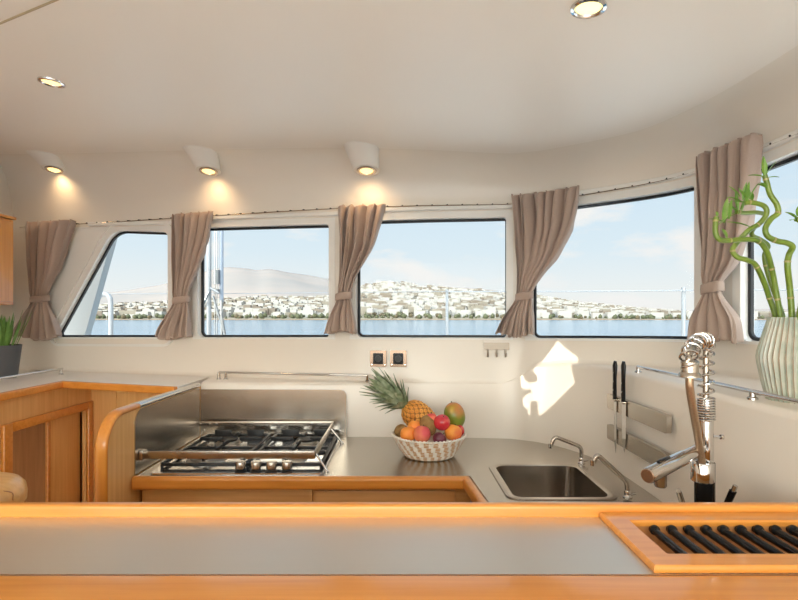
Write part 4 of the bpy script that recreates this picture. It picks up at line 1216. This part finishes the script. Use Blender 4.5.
line('thin wire lifeline crossing behind the left windows', [P(70, 295, 4.37), P(85, 294, 4.37), P(240, 293.5, 4.37), P(447, 291.5, 4.38)], .0025)
line('white guard line beyond the curved corner window', [P(448, 291.5, 4.38), P(560, 291.5, 3.95), P(683.5, 290.5, 3.675), P(760, 290, 3.3), P(900, 290, 2.8)], .0048, 'paint')
# rigging behind the second window
t = thing('rigging', 'cluster of mast stays and a furling block beyond the window right of the slanted one', 'rigging', P(212, 340, 4.2))
bm = B(); tube(bm, [(P(209, 0, 4.2).x, 4.2, DZ), P(209, 200, 4.2)], .019, 12); obj('tube', bm, M['paint'], t)
bm = B(); tube(bm, [P(221.5, 302, 4.2), P(221.5, 200, 4.2)], .016, 12); obj('furled_stay', bm, plain('blue_grey_sleeve', (.20, .23, .28), rough=.6), t)
for x in (215, 217):
    bm = B(); tube(bm, [P(x, 340, 4.18), P(x - .5, 200, 4.18)], .004, 8); obj('wire', bm, M['inox'], t)
bm = B(); tube(bm, [P(216.5, 270, 4.18), P(216.5, 284, 4.18)], .026, 12); tube(bm, [P(216.5, 289, 4.18), P(216.5, 293, 4.18)], .022, 12); obj('block', bm, M['inox'], t)
for a, b in (((210, 288), (219, 293)), ((203, 305), (209, 292)), ((213, 296), (230, 352)), ((221.5, 300), (222, 352)), ((221, 312), (228, 352))):
    bm = B(); tube(bm, [P(a[0], a[1], 4.16), P(b[0], b[1], 4.16)], .009, 8); obj('strut', bm, M['inox'], t)
# slanted white pillar of the deckhouse outside the slanted window
bm = B()
a, b, c, d = P(45, 352, 3.30), P(80, 352, 3.30), P(118, 215, 3.30), P(99, 215, 3.30)
v0 = [bm.verts.new(p) for p in (a, b, c, d)]; v1 = [bm.verts.new(p + Vector((-.02, .10, 0))) for p in (a, b, c, d)]
bm.faces.new(v0); bm.faces.new(v1[::-1])
for i in range(4): bm.faces.new((v0[i], v0[(i + 1) % 4], v1[(i + 1) % 4], v1[i]))
struct('trim_4', bm, plain('deckhouse_paint', (.30, .315, .32), rough=.4, var=.01))
# ================================================================== sea, shore, hills
SEA = -1.30
HT = ZC - SEA
m, nt, b = newmat('sea_water'); setp(b, Roughness=.12); b.inputs['Base Color'].default_value = (.07, .17, .26, 1); b.inputs['IOR'].default_value = 1.33
tc = N(nt, 'ShaderNodeTexCoord'); mp = N(nt, 'ShaderNodeMapping'); mp.inputs['Scale'].default_value = (.25, .9, 1); nt.links.new(tc.outputs['Object'], mp.inputs['Vector'])
no = N(nt, 'ShaderNodeTexNoise'); no.inputs['Scale'].default_value = 1.0; no.inputs['Detail'].default_value = 6; nt.links.new(mp.outputs['Vector'], no.inputs['Vector'])
bp = N(nt, 'ShaderNodeBump'); bp.inputs['Strength'].default_value = .5; bp.inputs['Distance'].default_value = .25
nt.links.new(no.outputs['Fac'], bp.inputs['Height']); nt.links.new(bp.outputs['Normal'], b.inputs['Normal']); M['sea'] = m
bm = B()
for f in ((-3000, 3000, -900, 3000),):
    bm.faces.new([bm.verts.new(v) for v in ((f[0], f[2], SEA), (f[1], f[2], SEA), (f[1], f[3], SEA), (f[0], f[3], SEA))])
o = struct('sea', bm, M['sea'], smooth=False)
def fan(name, D0, D1, pxs, pys, mat, nx, ny, rough, seed, expo=1.0):
    rnd = random.Random(seed); bm = B(); rows = []
    ph = [rnd.uniform(0, 6) for _ in range(12)]
    def hgt(px, f):
        ridge = (HY - interp(pxs, pys, px)) / F * D1 + HT
        X = (px - CX) / F * lerp(D0, D1, f)
        nz = sum(math.sin(X * (.006 * 1.7 ** k) + ph[k] + f * (3 + k * 2.1) * 1.7) / 1.6 ** k for k in range(7))
        return max(0.2, ridge * (f ** expo) * (1 + rough * nz * (1 - f * .75) * f)) + .4
    for j in range(ny + 1):
        f = j / ny; row = []
        for i in range(nx + 1):
            px = lerp(pxs[0], pxs[-1], i / nx); Y = lerp(D0, D1, f)
            row.append(bm.verts.new(((px - CX) / F * Y, Y, SEA + hgt(px, f))))
        rows.append(row)
    back = [bm.verts.new((v.co.x * 1.15, v.co.y * 1.15, SEA - 2)) for v in rows[-1]]
    rows.append(back)
    front = [bm.verts.new((v.co.x * .996, v.co.y * .996, SEA - .5)) for v in rows[0]]
    rows.insert(0, front)
    for A, C in zip(rows, rows[1:]):
        for i in range(nx): bm.faces.new((A[i], A[i + 1], C[i + 1], C[i]))
    o = struct(name, bm, mat, angle=180)
    return hgt
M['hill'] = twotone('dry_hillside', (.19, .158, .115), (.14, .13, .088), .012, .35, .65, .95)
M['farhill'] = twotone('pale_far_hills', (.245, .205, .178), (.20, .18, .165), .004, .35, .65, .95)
FPX = [-300, 60, 120, 170, 205, 225, 240, 258, 268, 290, 310, 331, 357, 400, 430, 470, 506, 540, 600, 660, 760, 1000, 1400]
FPY = [300, 296, 290, 284, 272, 268.5, 268, 270.5, 268.5, 272, 276, 279, 284, 290, 288.5, 289, 291, 296, 306, 311, 309, 306, 309]
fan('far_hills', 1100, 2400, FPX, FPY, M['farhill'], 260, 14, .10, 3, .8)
NPX = [-400, 0, 60, 120, 170, 202, 260, 300, 331, 345, 358, 372, 390, 405, 420, 440, 460, 480, 506, 534, 550, 580, 620, 660, 700, 760, 900, 1300]
NPY = [312, 311, 309, 305, 303, 301, 298, 299, 297, 293, 288, 284.5, 282, 284, 287.5, 288.5, 290, 291, 296, 297, 299, 304, 308, 312, 314.5, 314.5, 313, 314]
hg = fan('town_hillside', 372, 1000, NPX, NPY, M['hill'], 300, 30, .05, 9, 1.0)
# houses: thousands of pale blocks nobody could count
rnd = random.Random(21); bm = B()
def house(x, y, z, w, d, h, mi):
    vs = [bm.verts.new((x + a * w / 2, y + b_ * d / 2, z + c)) for a, b_, c in ((-1, -1, -2), (1, -1, -2), (1, 1, -2), (-1, 1, -2), (-1, -1, h), (1, -1, h), (1, 1, h), (-1, 1, h))]
    for q in ((0, 1, 5, 4), (1, 2, 6, 5), (2, 3, 7, 6), (3, 0, 4, 7), (4, 5, 6, 7)):
        bm.faces.new([vs[k] for k in q]).material_index = mi
cnt = 0
while cnt < 4200:
    px = rnd.uniform(40, 900); f = rnd.uniform(.03, .97)
    dens = interp([40, 170, 300, 350, 420, 640, 700, 900], [.5, .5, .6, 1, 1, .9, .5, .4], px)
    if rnd.random() > dens * (1 - .35 * f): continue
    Y = lerp(372, 1000, f); x = (px - CX) / F * Y
    house(x, Y, SEA + hg(px, f), rnd.uniform(3.5, 10), rnd.uniform(4, 9), rnd.uniform(2.5, 6.0), rnd.choice((0, 0, 0, 1, 2)))
    cnt += 1
o = obj('town_houses', bm, [plain('white_render', (.27, .26, .24), rough=.8, scale=.05), plain('cream_render', (.165, .145, .112), rough=.8, scale=.05), plain('sand_render', (.13, .105, .08), rough=.8, scale=.05)], smooth=False)
tag(o, 'pale town houses covering the hillside across the water', 'houses', kind='stuff')
# trees along the shore
bm = B(); rnd = random.Random(4)
for q in range(620):
    px = rnd.uniform(30, 860); Y = rnd.uniform(374, 400)
    den = interp([30, 120, 250, 330, 380, 450, 520, 600, 680, 760, 860], [.9, .9, .6, .8, 1, .8, .5, .6, .5, .3, .3], px)
    if rnd.random() > den: continue
    f = (Y - 372) / 628
    r = rnd.uniform(.7, 2.0); x = (px - CX) / F * Y; z = SEA + max(.4, hg(px, max(0, f)))
    g = bmesh.ops.create_icosphere(bm, subdivisions=1, radius=r)
    mi = rnd.choice((0, 0, 1))
    for v in g['verts']:
        v.co = Vector((v.co.x * rnd.uniform(.8, 1.3) + x, v.co.y + Y, v.co.z * rnd.uniform(.8, 1.35) + z + r * .8))
        for ff in v.link_faces: ff.material_index = mi
o = obj('shore_trees', bm, [plain('olive_foliage', (.055, .060, .028), rough=.9, var=.3, scale=.3), plain('dry_foliage', (.07, .055, .028), rough=.9, var=.3, scale=.3)], angle=180)
tag(o, 'low green trees in a row along the far shore', 'trees', kind='stuff')
bm = B()
slab(bm, [(-400, 0), (520, 0), (520, 6), (-400, 6)], (0, 366, SEA - .3), (1, 0, 0), (0, 1, 0), (0, 0, 1), .75)
struct('shore_beach', bm, plain('sandy_shore', (.17, .115, .075), rough=.9, scale=.2))
# ================================================================== light
SUN_STR, SKY_STR, EXPO = 3.2, 1.0, 0.0
L = bpy.data.lights.new('sun', 'SUN'); L.energy = SUN_STR; L.angle = math.radians(.15); L.color = (1.0, .90, .76)
lo = bpy.data.objects.new('sun', L); COL.objects.link(lo); lo.rotation_euler = SUN.to_track_quat('-Z', 'Y').to_euler(); lo.location = (-6, -4, 6)
w = bpy.data.worlds.new('sky'); SC.world = w; w.use_nodes = True; nt = w.node_tree; nt.nodes.clear()
out = N(nt, 'ShaderNodeOutputWorld'); bg = N(nt, 'ShaderNodeBackground'); tc = N(nt, 'ShaderNodeTexCoord')
nm = N(nt, 'ShaderNodeVectorMath', operation='NORMALIZE'); nt.links.new(tc.outputs['Generated'], nm.inputs[0])
sx = N(nt, 'ShaderNodeSeparateXYZ'); nt.links.new(nm.outputs['Vector'], sx.inputs[0])
ramp = N(nt, 'ShaderNodeValToRGB'); e = ramp.color_ramp.elements
e[0].position = 0.0; e[0].color = (.92, .91, .87, 1); e[1].position = 1.0; e[1].color = (.36, .55, .85, 1)
for p, c in ((.04, (.88, .91, .90)), (.12, (.74, .86, .93)), (.30, (.60, .78, .93))):
    x = ramp.color_ramp.elements.new(p); x.color = rgba(c)
nt.links.new(sx.outputs['Z'], ramp.inputs['Fac'])
# clouds
mp = N(nt, 'ShaderNodeMapping'); mp.inputs['Scale'].default_value = (3.2, 3.2, 9.0); mp.inputs['Location'].default_value = (1.3, .4, .2); nt.links.new(nm.outputs['Vector'], mp.inputs['Vector'])
no = N(nt, 'ShaderNodeTexNoise'); no.inputs['Scale'].default_value = 1.6; no.inputs['Detail'].default_value = 7; no.inputs['Roughness'].default_value = .55; nt.links.new(mp.outputs['Vector'], no.inputs['Vector'])
mr = N(nt, 'ShaderNodeMapRange'); mr.inputs['From Min'].default_value = .49; mr.inputs['From Max'].default_value = .62; nt.links.new(no.outputs['Fac'], mr.inputs['Value'])
mx = N(nt, 'ShaderNodeMix', data_type='RGBA'); mx.inputs[7].default_value = (.93, .92, .90, 1); nt.links.new(mr.outputs['Result'], mx.inputs[0]); nt.links.new(ramp.outputs['Color'], mx.inputs[6])
# brighter, warmer sky around the sun
dt = N(nt, 'ShaderNodeVectorMath', operation='DOT_PRODUCT'); dt.inputs[1].default_value = Vector((-.35, -.9, .35)).normalized(); nt.links.new(nm.outputs['Vector'], dt.inputs[0])
m1 = N(nt, 'ShaderNodeMapRange'); m1.inputs['From Min'].default_value = .0; m1.inputs['From Max'].default_value = 1.0; nt.links.new(dt.outputs['Value'], m1.inputs['Value'])
GLOW = 10.6
m2 = N(nt, 'ShaderNodeMix', data_type='RGBA'); m2.inputs[6].default_value = (1, 1, 1, 1); m2.inputs[7].default_value = (1 + GLOW, 1 + GLOW * .90, 1 + GLOW * .76, 1); nt.links.new(m1.outputs['Result'], m2.inputs[0])
m3 = N(nt, 'ShaderNodeMix', data_type='RGBA', blend_type='MULTIPLY'); m3.clamp_result = False; m3.inputs[0].default_value = 1; nt.links.new(mx.outputs[2], m3.inputs[6]); nt.links.new(m2.outputs[2], m3.inputs[7])
nt.links.new(m3.outputs[2], bg.inputs['Color']); bg.inputs['Strength'].default_value = SKY_STR; nt.links.new(bg.outputs[0], out.inputs[0])
# ================================================================== camera and view
cam = bpy.data.cameras.new('camera'); co = bpy.data.objects.new('camera', cam); COL.objects.link(co)
cam.sensor_width = 36; cam.sensor_fit = 'HORIZONTAL'; cam.lens = 36 * F / 798; cam.shift_y = 16 / 798; cam.clip_start = .05; cam.clip_end = 6000
co.location = (0, 0, ZC); co.rotation_euler = (PI / 2, 0, 0); SC.camera = co
SC.view_settings.view_transform = 'Standard'; SC.view_settings.look = 'None'; SC.view_settings.gamma = 1; SC.view_settings.exposure = EXPO; SC.view_settings.use_curve_mapping = False
cy = SC.cycles
cy.use_denoising = True; cy.max_bounces = 10; cy.diffuse_bounces = 6; cy.glossy_bounces = 4; cy.transparent_max_bounces = 12; cy.sample_clamp_indirect = 6
